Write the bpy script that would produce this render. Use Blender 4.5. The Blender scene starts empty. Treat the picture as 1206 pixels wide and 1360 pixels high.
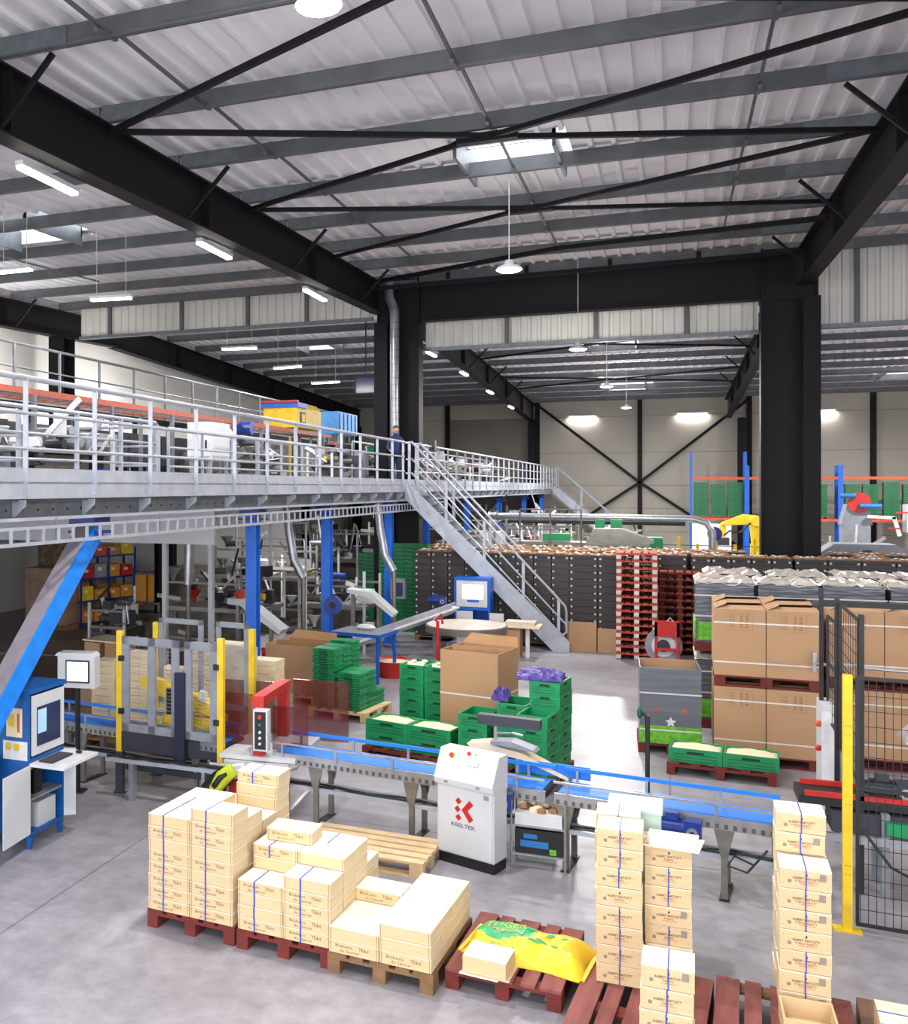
import bpy, math, random
from math import sin, cos, pi, radians, atan2, sqrt, floor as flr
from mathutils import Vector, Matrix
random.seed(7)
S = bpy.context.scene
COL = S.collection

# ------------------------------------------------------------------ camera
HD = math.atan(520/1300)
cd = bpy.data.cameras.new('camera'); cam = bpy.data.objects.new('camera', cd); COL.objects.link(cam)
cd.sensor_width = 36; cd.sensor_fit = 'AUTO'; cd.lens = 1300/1360*36
cd.shift_x = (603-370)/1360; cd.shift_y = -(680-647)/1360
cd.clip_start = .05; cd.clip_end = 300
cam.location = (0, 0, 3.5); cam.rotation_euler = (pi/2, 0, HD)
S.camera = cam
S.view_settings.view_transform = 'Standard'; S.view_settings.look = 'None'
S.view_settings.gamma = 1; S.view_settings.use_curve_mapping = False
S.view_settings.exposure = 1.05
# ------------------------------------------------------------------ world
W = bpy.data.worlds.new('world'); S.world = W; W.use_nodes = True
wb = W.node_tree.nodes['Background']; wb.inputs[0].default_value = (.90, .94, 1.0, 1); wb.inputs[1].default_value = 2.3
LAMP_W = 120.0; TUBE_W = 95.0; COOL = (1.0, .97, .95)

def light(name, kind, loc, power, size=.3, size_y=None, rot=(0, 0, 0), parent=None, color=COOL):
    d = bpy.data.lights.new(name, kind); d.energy = power; d.color = color
    if kind == 'AREA':
        d.shape = 'RECTANGLE' if size_y else 'DISK'; d.size = size
        if size_y: d.size_y = size_y
    else: d.shadow_soft_size = size
    o = bpy.data.objects.new(name, d); COL.objects.link(o); o.location = loc; o.rotation_euler = rot
    o.parent = parent
    return o

# ------------------------------------------------------------------ materials
def lin(c):
    return tuple(((v/255)/12.92 if v/255 <= .04045 else ((v/255+.055)/1.055)**2.4) for v in c)
MATS = {}
def mat(name, c, rough=.5, metal=0, c2=None, scale=8, amt=.5, bump=0, bscale=60, emit=0, alpha=1, stretch=(1, 1, 1), detail=4, trans=0, spec=.5):
    if name in MATS: return MATS[name]
    m = bpy.data.materials.new(name); m.use_nodes = True; nt = m.node_tree; b = nt.nodes['Principled BSDF']
    b.inputs['Roughness'].default_value = rough; b.inputs['Metallic'].default_value = metal
    b.inputs['Base Color'].default_value = (*lin(c), 1)
    b.inputs['Specular IOR Level'].default_value = spec
    tc = nt.nodes.new('ShaderNodeTexCoord'); mp = nt.nodes.new('ShaderNodeMapping'); nt.links.new(tc.outputs['Object'], mp.inputs[0])
    mp.inputs['Scale'].default_value = stretch
    nz = nt.nodes.new('ShaderNodeTexNoise'); nz.inputs['Scale'].default_value = scale; nz.inputs['Detail'].default_value = detail
    nt.links.new(mp.outputs[0], nz.inputs['Vector'])
    if c2 is None: c2 = tuple(v*.86 for v in c)
    cr = nt.nodes.new('ShaderNodeValToRGB'); cr.color_ramp.elements[0].position = .5-amt*.5; cr.color_ramp.elements[1].position = .5+amt*.5
    cr.color_ramp.elements[0].color = (*lin(c2), 1); cr.color_ramp.elements[1].color = (*lin(c), 1)
    nt.links.new(nz.outputs['Fac'], cr.inputs[0]); nt.links.new(cr.outputs[0], b.inputs['Base Color'])
    if bump:
        n2 = nt.nodes.new('ShaderNodeTexNoise'); n2.inputs['Scale'].default_value = bscale; nt.links.new(mp.outputs[0], n2.inputs['Vector'])
        bp = nt.nodes.new('ShaderNodeBump'); bp.inputs['Strength'].default_value = bump; bp.inputs['Distance'].default_value = .02
        nt.links.new(n2.outputs['Fac'], bp.inputs['Height']); nt.links.new(bp.outputs[0], b.inputs['Normal'])
    if emit:
        b.inputs['Emission Color'].default_value = (*lin(c), 1); b.inputs['Emission Strength'].default_value = emit
    if alpha < 1: b.inputs['Alpha'].default_value = alpha
    if trans: b.inputs['Transmission Weight'].default_value = trans
    MATS[name] = m
    return m

def floor_mat():
    m = mat('polished_concrete', (174, 171, 176), .36, 0, (140, 137, 143), .55, .55, .05, 30, stretch=(1, 1.6, 1), detail=8)
    nt = m.node_tree; b = nt.nodes['Principled BSDF']
    # second, finer mottling and sawn joints
    tc = nt.nodes.new('ShaderNodeTexCoord'); n = nt.nodes.new('ShaderNodeTexNoise'); n.inputs['Scale'].default_value = 5; n.inputs['Detail'].default_value = 10; n.inputs['Roughness'].default_value = .7
    nt.links.new(tc.outputs['Object'], n.inputs['Vector'])
    r = nt.nodes.new('ShaderNodeValToRGB'); r.color_ramp.elements[0].position = .35; r.color_ramp.elements[1].position = .7
    r.color_ramp.elements[0].color = (.72, .71, .72, 1); r.color_ramp.elements[1].color = (1.06, 1.06, 1.07, 1)
    nt.links.new(n.outputs['Fac'], r.inputs[0])
    mx = nt.nodes.new('ShaderNodeMix'); mx.data_type = 'RGBA'; mx.blend_type = 'MULTIPLY'; mx.inputs['Factor'].default_value = 1
    src = b.inputs['Base Color'].links[0].from_socket
    nt.links.new(src, mx.inputs['A']); nt.links.new(r.outputs[0], mx.inputs['B'])
    br = nt.nodes.new('ShaderNodeTexBrick'); br.offset = 0; br.inputs['Scale'].default_value = 1; br.inputs['Brick Width'].default_value = 4.875; br.inputs['Row Height'].default_value = 4.9
    br.inputs['Mortar Size'].default_value = .012; br.inputs['Color1'].default_value = (1, 1, 1, 1); br.inputs['Color2'].default_value = (1, 1, 1, 1); br.inputs['Mortar'].default_value = (.62, .62, .62, 1)
    nt.links.new(tc.outputs['Object'], br.inputs['Vector'])
    m2 = nt.nodes.new('ShaderNodeMix'); m2.data_type = 'RGBA'; m2.blend_type = 'MULTIPLY'; m2.inputs['Factor'].default_value = 1
    nt.links.new(mx.outputs['Result'], m2.inputs['A']); nt.links.new(br.outputs['Color'], m2.inputs['B'])
    nt.links.new(m2.outputs['Result'], b.inputs['Base Color'])
    rr = nt.nodes.new('ShaderNodeMapRange'); rr.inputs['To Min'].default_value = .28; rr.inputs['To Max'].default_value = .55
    nt.links.new(n.outputs['Fac'], rr.inputs['Value']); nt.links.new(rr.outputs[0], b.inputs['Roughness'])
    return m

BLACKSTEEL = mat('black_painted_steel', (23, 21, 25), .6, 0, (18, 17, 20), 2, spec=.2)
GALV = mat('galvanized_steel', (128, 133, 138), .45, .35, (98, 103, 109), 6, .6)
GALVL = mat('light_galvanized_steel', (186, 190, 200), .4, .25, (158, 163, 174), 5, .6)
PURL = mat("purlin_steel", (108, 109, 111), .55, .2, (84, 86, 90), 3, .6)
ROOF = mat('white_ribbed_sheet', (244, 242, 245), .75, 0, (232, 230, 233), 1.5, .7, spec=.2)
CURT = mat('ivory_ribbed_cladding', (224, 220, 212), .5, 0, (206, 202, 194), 1)
WWALL = mat('white_sandwich_panel', (246, 242, 236), .5, 0, (238, 234, 228), .5)
BWALL = mat('taupe_sandwich_panel', (178, 172, 160), .55, 0, (158, 152, 140), .35, .6)
BWALL2 = mat('dark_taupe_panel', (128, 122, 110), .55, 0, (112, 107, 97), .5)
FLOOR = floor_mat()
BLUE = mat('blue_paint', (14, 100, 205), .4, 0, (12, 88, 186), 4)
DBLUE = mat('dark_blue_paint', (26, 56, 142), .35, 0, (20, 44, 120), 8)
BELT = mat('blue_belt', (36, 128, 226), .5, 0, (30, 112, 208), 2)
ALU = mat('aluminium', (188, 190, 196), .3, .7, (160, 162, 168), 10)
STEEL = mat('brushed_stainless', (150, 146, 138), .35, .6, (120, 116, 108), 3, .6, stretch=(1, 1, 4))
DSTEEL = mat('dull_machine_steel', (112, 106, 98), .5, .4, (70, 66, 60), 5, .6)
BLACK = mat('black_plastic', (26, 26, 29), .5)
DGREY = mat('dark_grey_paint', (52, 54, 64), .5)
GREY = mat('grey_paint', (146, 149, 158), .45)
LGREY = mat('light_grey_paint', (208, 210, 212), .42, 0, (198, 200, 203), 3)
WHITE = mat('white_paint', (234, 234, 234), .45)
YEL = mat('yellow_paint', (240, 200, 30), .45)
RED = mat('red_paint', (200, 40, 30), .4)
ORANGE = mat('orange_paint', (214, 90, 52), .5); OCONV = mat('faded_orange_beam', (176, 84, 62), .5)
RPAL = mat('red_pallet_wood', (128, 44, 36), .8, 0, (88, 34, 30), 9, .6, .3, 50, stretch=(1, 1, 6))
RPAL2 = mat('worn_red_pallet_board', (150, 92, 86), .85, 0, (110, 50, 44), 5, .7, .3, 40, stretch=(3, .5, 1))
BPAL = mat('brown_pallet_wood', (142, 108, 72), .85, 0, (104, 76, 50), 8, .6, .3, 50)
BPAL2 = mat('grey_brown_board', (140, 112, 96), .85, 0, (108, 80, 68), 5, .7, .3, 40, stretch=(3, .5, 1))
WPAL = mat('new_pallet_wood', (226, 200, 160), .8, 0, (200, 170, 126), 8, .6, .2, 50)
POPLAR = mat('poplar_wood', (226, 208, 174), .75, 0, (210, 188, 150), 3, .7, .05, 40, stretch=(1, 1, 5))
POPLAR2 = mat('poplar_wood_face', (220, 194, 152), .75, 0, (204, 174, 130), 4, .7, .05, 40, stretch=(1, 1, 5))
POPLID = mat('poplar_lid', (242, 232, 212), .75, 0, (234, 220, 194), 3, .7, .03, 40)
INK = mat('brown_stencil_ink', (126, 96, 66), .8); SEAM = mat('seam_shadow_line', (112, 88, 62), .9)  # SEAM darkens the thin recess, painting a shadow line between stacked boxes
INKB = mat('black_print', (44, 30, 26), .8)
INKR = mat('red_print', (172, 40, 40), .8)
INKG = mat('grey_label_print', (150, 140, 128), .8)
STRAP = mat('blue_strap', (58, 78, 196), .4)
WSTRAP = mat('white_strap', (232, 228, 222), .4)
GREEN = mat('green_crate_plastic', (22, 150, 92), .45, 0, (16, 128, 76), 6)
DGREEN = mat('dark_green_crate_plastic', (12, 118, 68), .5, 0, (8, 92, 52), 10)
DARKHOLE = mat('crate_shadow_gap', (10, 46, 32), .7)
CRATEBLK = mat('black_crate_plastic', (62, 53, 51), .5, 0, (48, 41, 40), 5)
CRATEDOT = mat('pale_crate_rivet', (216, 210, 206), .5)
ROOTS = mat('brown_roots', (176, 132, 88), .9, 0, (120, 84, 56), 30, .6, .5, 30)
CHIC = mat('pale_chicory', (240, 236, 216), .6, 0, (216, 208, 160), 20)
CARD = mat('cardboard', (186, 148, 112), .85, 0, (174, 136, 101), 1.5, .7)
CARDL = mat('cardboard_inside', (184, 144, 102), .85, 0, (168, 128, 88), 2)
CARDP = mat('cardboard_print', (140, 100, 66), .85)
CREAM = mat('cream_paper', (238, 220, 186), .8, 0, (228, 208, 172), 2)
FILM = mat('grey_stretch_film', (112, 116, 126), .25, .1, (74, 78, 88), 5, .6, .4, 8, stretch=(.6, .6, 3))
FILMW = mat('pale_stretch_film', (214, 204, 190), .35, 0, (140, 132, 128), 5, .7, .5, 9)
LETT = mat('lettuce_print', (134, 214, 58), .6, 0, (62, 148, 26), 14, .5)
GSLATE = mat('slate_print', (112, 116, 124), .4, 0, (86, 90, 98), 2.5, .6, stretch=(.5, .5, 6))
SCREEN = mat('lit_screen', (226, 238, 246), .3, emit=.9)
SCREEND = mat('dark_screen', (46, 60, 92), .15)
GLOW = mat('lamp_glow', (255, 253, 250), .3, emit=14)
TGLOW = mat('tube_glow', (255, 250, 246), .3, emit=9)
SKIN = mat('skin', (205, 155, 128), .6)
HAIR = mat('brown_hair', (70, 44, 30), .8)
NAVY = mat('navy_cloth', (38, 56, 108), .85)
PURPLE = mat('purple_film', (112, 92, 180), .35, 0, (60, 50, 110), 20, .6, .5, 20)
BAGY = mat('yellow_sack', (236, 204, 40), .45, 0, (214, 178, 24), 6, .6, .5, 10)
BAGG = mat('green_sack_print', (40, 176, 110), .45)
GLASSR = mat('red_tinted_acrylic', (104, 24, 30), .08, alpha=.46)
PANE = mat('skylight_pane', (240, 248, 255), .15, alpha=.12)
CYAN = mat('cyan_print', (40, 120, 190), .5)
HIVIS = mat('hi_vis_fabric', (206, 222, 40), .7)
PINK = mat('red_stamp', (214, 100, 90), .6)
MESHM = mat('light_mesh_grey', (150, 154, 160), .5, .2)

# ------------------------------------------------------------------ mesh builder
class MB:
    def __init__(s, T=None): s.v = []; s.f = []; s.m = []; s.ms = []; s.T = T or Matrix()
    def mi(s, m):
        if m not in s.ms: s.ms.append(m)
        return s.ms.index(m)
    def add(s, vs, fs, m, T=None):
        o = len(s.v); M = s.T @ T if T is not None else s.T
        s.v += [tuple(M @ Vector(p)) for p in vs]; i = s.mi(m)
        for f in fs: s.f.append([o+k for k in f]); s.m.append(i)
    def box(s, a, b, m, T=None, top=None, front=None):
        x0, y0, z0 = a; x1, y1, z1 = b
        vs = [(x0, y0, z0), (x1, y0, z0), (x1, y1, z0), (x0, y1, z0), (x0, y0, z1), (x1, y0, z1), (x1, y1, z1), (x0, y1, z1)]
        s.add(vs, [(0, 3, 2, 1), (1, 2, 6, 5), (2, 3, 7, 6), (3, 0, 4, 7)], m, T)
        s.add(vs, [(4, 5, 6, 7)], top or m, T); s.add(vs, [(0, 1, 5, 4)], front or m, T)
        return s
    def cb(s, c, d, m, T=None, **k):
        return s.box(tuple(c[i]-d[i]/2 for i in range(3)), tuple(c[i]+d[i]/2 for i in range(3)), m, T, **k)
    def bar(s, p, q, w, h, m, up=(0, 0, 1)):
        p = Vector(p); q = Vector(q); d = (q-p); L = d.length
        if L < 1e-6: return s
        d.normalize(); u = Vector(up)
        if abs(d.dot(u)) > .98: u = Vector((0, 1, 0))
        x = d.cross(u).normalized(); z = x.cross(d).normalized()
        vs = []
        for t in (p, q):
            for a, b in ((-1, -1), (1, -1), (1, 1), (-1, 1)): vs.append(t+x*a*w/2+z*b*h/2)
        s.add(vs, [(0, 1, 2, 3), (7, 6, 5, 4), (0, 4, 5, 1), (1, 5, 6, 2), (2, 6, 7, 3), (3, 7, 4, 0)], m)
        return s
    def tube(s, pts, r, m, n=8, cap=True, rs=None):
        pts = [Vector(p) for p in pts]; k = len(pts); ring = []
        vs = []; prev = None
        for i, p in enumerate(pts):
            d = (pts[min(i+1, k-1)]-pts[max(i-1, 0)]).normalized()
            if prev is None:
                a = Vector((0, 0, 1)) if abs(d.z) < .9 else Vector((1, 0, 0)); x = d.cross(a).normalized()
            else: x = (prev-d*prev.dot(d)).normalized()
            prev = x; y = d.cross(x); R = rs[i] if rs else r
            for j in range(n):
                t = 2*pi*j/n; vs.append(p+x*R*cos(t)+y*R*sin(t))
        fs = []
        for i in range(k-1):
            for j in range(n):
                a = i*n+j; b = i*n+(j+1) % n; fs.append((a, b, b+n, a+n))
        if cap: fs.append(tuple(range(n))[::-1]); fs.append(tuple(range((k-1)*n, k*n)))
        s.add(vs, fs, m); return s
    def cyl(s, c, r, h, m, n=16, r2=None, T=None):
        r2 = r if r2 is None else r2; x, y, z = c
        vs = [(x+r*cos(2*pi*i/n), y+r*sin(2*pi*i/n), z) for i in range(n)]+[(x+r2*cos(2*pi*i/n), y+r2*sin(2*pi*i/n), z+h) for i in range(n)]
        s.add(vs, [(i, (i+1) % n, n+(i+1) % n, n+i) for i in range(n)]+[tuple(range(n))[::-1], tuple(range(n, 2*n))], m, T); return s
    def lathe(s, prof, c, m, n=20, T=None):
        vs = []; fs = []
        for r, z in prof:
            for i in range(n): vs.append((c[0]+r*cos(2*pi*i/n), c[1]+r*sin(2*pi*i/n), c[2]+z))
        for j in range(len(prof)-1):
            for i in range(n): a = j*n+i; b = j*n+(i+1) % n; fs.append((a, b, b+n, a+n))
        s.add(vs, fs, m, T); return s
    def prism(s, poly, y0, y1, m, T=None):   # poly in XZ, extruded along Y
        n = len(poly); vs = [(x, y0, z) for x, z in poly]+[(x, y1, z) for x, z in poly]
        s.add(vs, [tuple(range(n)), tuple(range(n, 2*n))[::-1]]+[(i, n+i, n+(i+1) % n, (i+1) % n) for i in range(n)], m, T); return s
    def blob(s, c, r, m, seg=8, T=None):
        cx, cy, cz = c; rx, ry, rz = r; vs = []; fs = []; rg = seg//2
        for j in range(1, rg):
            ph = pi*j/rg
            for i in range(seg):
                th = 2*pi*i/seg; vs.append((cx+rx*sin(ph)*cos(th), cy+ry*sin(ph)*sin(th), cz+rz*cos(ph)))
        for j in range(rg-2):
            for i in range(seg): a = j*seg+i; b = j*seg+(i+1) % seg; fs.append((a, a+seg, b+seg, b))
        vs += [(cx, cy, cz+rz), (cx, cy, cz-rz)]; t = len(vs)-2
        for i in range(seg): fs.append((t, i, (i+1) % seg)); k = (rg-2)*seg; fs.append((t+1, k+(i+1) % seg, k+i))
        s.add(vs, fs, m, T); return s
    def text(s, txt, c, h, m, T=None, w=None):
        """flat lettering in the local XZ plane facing -Y, centred on c"""
        vs, fs, wd = glyphs(txt); k = h; kx = (w/wd) if w else h
        s.add([((x-wd/2)*kx+c[0], c[1], (y-.36)*k+c[2]) for x, y, _ in vs], fs, m, T); return s
    def build(s, name, parent=None, smooth=False, bevel=0, loc=None, rz=0):
        me = bpy.data.meshes.new(name); me.from_pydata(s.v, [], s.f)
        for m in s.ms: me.materials.append(m)
        me.polygons.foreach_set('material_index', s.m)
        if smooth: me.polygons.foreach_set('use_smooth', [True]*len(s.f))
        me.update()
        o = bpy.data.objects.new(name, me); COL.objects.link(o)
        if smooth:
            try: me.set_sharp_from_angle(angle=radians(40))
            except Exception: pass
        if bevel:
            b = o.modifiers.new('bevel', 'BEVEL'); b.width = bevel; b.segments = 2; b.limit_method = 'ANGLE'
        if parent: o.parent = parent
        if loc is not None: o.location = loc
        if rz: o.rotation_euler.z = rz
        return o
_g = {}
def glyphs(txt):
    if txt in _g: return _g[txt]
    cu = bpy.data.curves.new('t', 'FONT'); cu.body = txt; cu.size = 1; cu.resolution_u = 1
    o = bpy.data.objects.new('t', cu); COL.objects.link(o)
    dg = bpy.context.evaluated_depsgraph_get(); me = bpy.data.meshes.new_from_object(o.evaluated_get(dg))
    vs = [tuple(v.co) for v in me.vertices]; fs = [tuple(p.vertices) for p in me.polygons]
    bpy.data.objects.remove(o); bpy.data.curves.remove(cu); bpy.data.meshes.remove(me)
    x0 = min(v[0] for v in vs); vs = [(v[0]-x0, v[1], v[2]) for v in vs]
    _g[txt] = (vs, fs, max(v[0] for v in vs)); return _g[txt]

def tag(o, label=None, cat=None, group=None, kind=None):
    if label: o['label'] = label
    if cat: o['category'] = cat
    if group: o['group'] = group
    if kind: o['kind'] = kind
    return o
def E(name, loc, label, cat, group=None, rz=0):
    o = bpy.data.objects.new(name, None); COL.objects.link(o); o.location = loc; o.rotation_euler.z = rz; o.empty_display_size = .1
    return tag(o, label, cat, group)
def dup(root, loc, rz=0, label=None, group=None):
    r = root.copy(); COL.objects.link(r); r.location = loc; r.rotation_euler = (0, 0, rz)
    if label: r['label'] = label
    if group: r['group'] = group
    for ch in list(root.children):
        c = ch.copy(); COL.objects.link(c); c.parent = r
        for g in list(ch.children):
            d = g.copy(); COL.objects.link(d); d.parent = c
    return r
def kill(root):
    for ch in list(root.children_recursive): bpy.data.objects.remove(ch)
    bpy.data.objects.remove(root)
def struct(o, label=None): return tag(o, label, None, None, 'structure')
ORD = ['first', 'second', 'third', 'fourth', 'fifth', 'sixth', 'seventh', 'eighth', 'ninth', 'tenth', 'eleventh', 'twelfth', 'thirteenth', 'fourteenth', 'fifteenth', 'sixteenth', 'seventeenth', 'eighteenth', 'nineteenth', 'twentieth', 'twenty-first', 'twenty-second', 'twenty-third', 'twenty-fourth', 'twenty-fifth', 'twenty-sixth']
def lvl(k, n): return 'topmost' if k == n-1 else 'lowest' if k == 0 else ORD[k]+' up'
def Rz(x, y, deg, z=0): return Matrix.Translation((x, y, z)) @ Matrix.Rotation(radians(deg), 4, 'Z')
def wp(o, deg, u, v):
    a = radians(deg); return (o[0]+u*cos(a)-v*sin(a), o[1]+u*sin(a)+v*cos(a))

# ================================================================== BUILDING
XL, XM, XR, XF = -16.5, -6.8, 2.68, 12.4      # rafter lines
YC, YR, YB = 24.0, 27.0, 54.0                 # transfer beam, ridge, back wall
def zr(y): return 8.40+.035*(y-11) if y <= YR else 8.96-(y-YR)*.031
tag(MB().box((-17.3, -9, -.2), (22, YB+.3, 0), FLOOR).build('floor'), kind='structure')
tag(MB().box((-17.3, 13.2, 0), (-8.9, 24.4, .004), mat('shaded_dark_screed', (112, 104, 98), .3, 0, (74, 68, 64), 1.2, .7)).build('floor'), kind='structure')  # darker screed floor, with shade under the mezzanine mixed into its colour
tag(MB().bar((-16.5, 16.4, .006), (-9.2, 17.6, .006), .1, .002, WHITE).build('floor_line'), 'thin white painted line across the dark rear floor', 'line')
# ribbed roof sheet with openings for the roof lights
SKY = [(-2.95, -1.5, 14.25, 15.95, 'roof light above the hanging high-bay lamp in the middle bay'),
       (-12.6, -11.1, 15.1, 17.0, 'roof light in the left bay near the left edge of the photo'),
       (-12.7, -11.3, 33.2, 34.8, 'roof light far back in the left bay beside the black column'),
       (-2.75, -1.0, 46.0, 50.2, 'bright roof light farthest back in the middle bay'),
       (-2.75, -1.1, 36.4, 37.9, 'narrow roof light in the middle bay just beyond the smoke curtain'),
       (8.2, 9.9, 46.2, 49.0, 'roof light far back in the right bay at the right photo edge')]
mb = MB(); P = .325; nrib = int((22+17.3)/P)
for i in range(nrib):
    x0 = -17.3+i*P
    prof = [(x0, .05), (x0+.235, .05), (x0+.25, 0), (x0+.31, 0), (x0+P, .05)]
    iv = [(-9, YR), (YR, YB+.3)]
    for a, b, c, d, _ in SKY:
        if x0+P > a and x0 < b:
            nv = []
            for p, q in iv:
                if d <= p or c >= q: nv.append((p, q))
                else: nv += [(p, c), (d, q)]
            iv = nv
    for p, q in iv:
        vs = [(x, y, zr(y)+z) for y in (p, q) for x, z in prof]; n = len(prof)
        mb.add(vs, [(k, k+1, k+1+n, k+n) for k in range(n-1)], ROOF)
        mb.add([(x0, p, zr(p)+.12), (x0+P, p, zr(p)+.12), (x0+P, q, zr(q)+.12), (x0, q, zr(q)+.12)], [(0, 1, 2, 3)], ROOF)
tag(mb.build('ceiling'), kind='structure')
# walls
def ribwall(x0, x1, y, z0, z1, m, pitch=.33, d=.03):
    mb = MB(); n = int(round((x1-x0)/pitch)); pitch = (x1-x0)/n; pr = []
    for i in range(n):
        a = x0+i*pitch; pr += [(a, y), (a+pitch*.55, y), (a+pitch*.65, y+d), (a+pitch*.9, y+d)]
    pr.append((x1, y)); N = len(pr)
    mb.add([(x, yy, z) for z in (z0, z1) for x, yy in pr], [(k, k+1, k+1+N, k+N) for k in range(N-1)], m)
    mb.box((x0, y+.05, z0), (x1, y+.08, z1), m); return mb
mb = MB()
zs = [0, 1.2, 2.4, 3.6, 5.3, 7.2, 8.3]
for z0, z1 in zip(zs, zs[1:]):
    for x0, x1 in ((-17.3, -11.45), (-11.45, -6.6), (-6.6, -1.45), (-1.45, 3.66), (3.66, 9.0), (9.0, 14.2), (14.2, 22)):
        m = BWALL2 if (x1 == -6.6 and z1 <= 7.2) else BWALL
        mb.box((x0, YB, z0+.012), (x1, YB+.2, z1-.012), m)
mb.box((-17.3, YB+.02, 0), (22, YB+.15, 8.3), BWALL2)
struct(mb.build('wall_back'))
mb = MB(); mb.box((-17.5, -9, 0), (-17.3, YB+.3, 9.1), WWALL); struct(mb.build('wall_left'))
mb = MB(); mb.box((22, -9, 0), (22.2, YB+.3, 9.1), BWALL); struct(mb.build('wall_right'))
# black posts and X bracing of the back wall
for i, x in enumerate([-11.45, -6.6, -1.45, 3.66, 9.0, 14.2]):
    mb = MB(); mb.box((x-.11, YB-.3, 0), (x+.11, YB-.27, 8.15), BLACKSTEEL).box((x-.11, YB-.03, 0), (x+.11, YB, 8.15), BLACKSTEEL).box((x-.015, YB-.28, 0), (x+.015, YB-.02, 8.15), BLACKSTEEL)
    tag(mb.build('wall_post'), 'black steel post against the taupe back wall, '+['far left beside the mezzanine column', 'left end of the cross brace', 'centre of the cross brace', 'right end of the cross brace', 'right of the large black column', 'beyond the racks'][i], 'post', 'back wall posts')
for i, (a, b, s) in enumerate([((-6.6, 7.9), (-1.45, 3.75), 'upper left'), ((3.66, 7.9), (-1.45, 3.75), 'upper right'), ((-6.6, .2), (-1.45, 3.75), 'lower left'), ((3.66, .2), (-1.45, 3.75), 'lower right')]):
    mb = MB().bar((a[0], YB-.4, a[1]), (b[0], YB-.4, b[1]), .1, .14, BLACKSTEEL)
    tag(mb.build('wall_brace'), 'black diagonal brace on the back wall, %s arm of the cross' % s, 'brace', 'back wall cross brace arms')
# H columns
def hcol(mb, x, y, w, d, z0, z1, m=BLACKSTEEL, axis='x'):
    t = .03
    if axis == 'x':
        mb.box((x-w/2, y-d/2, z0), (x-w/2+t, y+d/2, z1), m).box((x+w/2-t, y-d/2, z0), (x+w/2, y+d/2, z1), m).box((x-w/2+t, y-.02, z0), (x+w/2-t, y+.02, z1), m)
    else:
        mb.box((x-w/2, y-d/2, z0), (x+w/2, y-d/2+t, z1), m).box((x-w/2, y+d/2-t, z0), (x+w/2, y+d/2, z1), m).box((x-.02, y-d/2+t, z0), (x+.02, y+d/2-t, z1), m)
    return mb
def big_column(xa, xb, rx, lab):
    t = E('hall_column', ((xa+xb)/2, YC+.2, 0), lab, 'column')
    cx = (xa+xb)/2; ox, oy = cx, YC+.2
    mb = MB(Matrix.Translation((-ox, -oy, 0)))
    mb.box((xa, YC-.02, 0), (xa+.04, YC+.42, 8.75), BLACKSTEEL).box((xb-.04, YC-.02, 0), (xb, YC+.42, 8.75), BLACKSTEEL)
    mb.box((xa+.04, YC+.06, 0), (xb-.04, YC+.12, 8.75), BLACKSTEEL)
    for z in (7.6, 8.7): mb.box((xa+.04, YC, z), (xb-.04, YC+.4, z+.03), BLACKSTEEL)
    mb.build('shaft', t)
    mb = MB(Matrix.Translation((-ox, -oy, 0))); hcol(mb, rx, YC-.15, .34, .36, 0, 7.6, BLACKSTEEL, 'y'); mb.build('rafter_leg', t)
    mb = MB(Matrix.Translation((-ox, -oy, 0))); mb.box((xa-.1, YC-.4, 0), (xb+.1, YC+.5, .04), BLACKSTEEL)
    for a in (xa, xb):
        for b in (YC-.3, YC+.4): mb.cyl((a, b, .04), .03, .05, GALV, 8)
    mb.build('base_plate', t); return t
big_column(-6.9, -5.82, -6.72, 'large black steel column rising through the grey mezzanine')
big_column(1.86, 2.98, 2.82, 'large black steel column behind the dark crate wall')
t = E('transfer_beam', (-2, YC+.1, 7.64), 'deep black steel beam spanning between the two large columns', 'beam')
mb = MB(Matrix.Translation((2, -YC-.1, -7.64)))
mb.box((-5.8, YC+.08, 7.67), (1.86, YC+.12, 8.58), BLACKSTEEL).box((-5.8, YC-.05, 7.64), (1.86, YC+.25, 7.67), BLACKSTEEL).box((-5.8, YC-.05, 8.58), (1.86, YC+.25, 8.61), BLACKSTEEL)
mb.build('web_and_flanges', t)
for k in range(4):
    x = -5.1+k*1.9
    MB(Matrix.Translation((2, -YC-.1, -7.64))).box((x-.05, YC+.02, 8.61), (x+.05, YC+.18, 8.82), BLACKSTEEL).build('purlin_stub', t)
# black truss bars just in front of the beam
for i, (a, b) in enumerate([((-6.6, 23.0, 8.5), (-2.2, 21.0, 8.45)), ((-2.2, 21.0, 8.45), (2.6, 19.8, 8.3)), ((-6.6, 22.6, 8.25), (2.6, 22.9, 8.4))]):
    tag(MB().bar(a, b, .09, .09, BLACKSTEEL).build('wind_brace'), 'black wind brace tube close in front of the deep black beam, '+['left length', 'right length', 'full-width lower tube'][i], 'brace', 'wind brace tubes by the beam')
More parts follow.
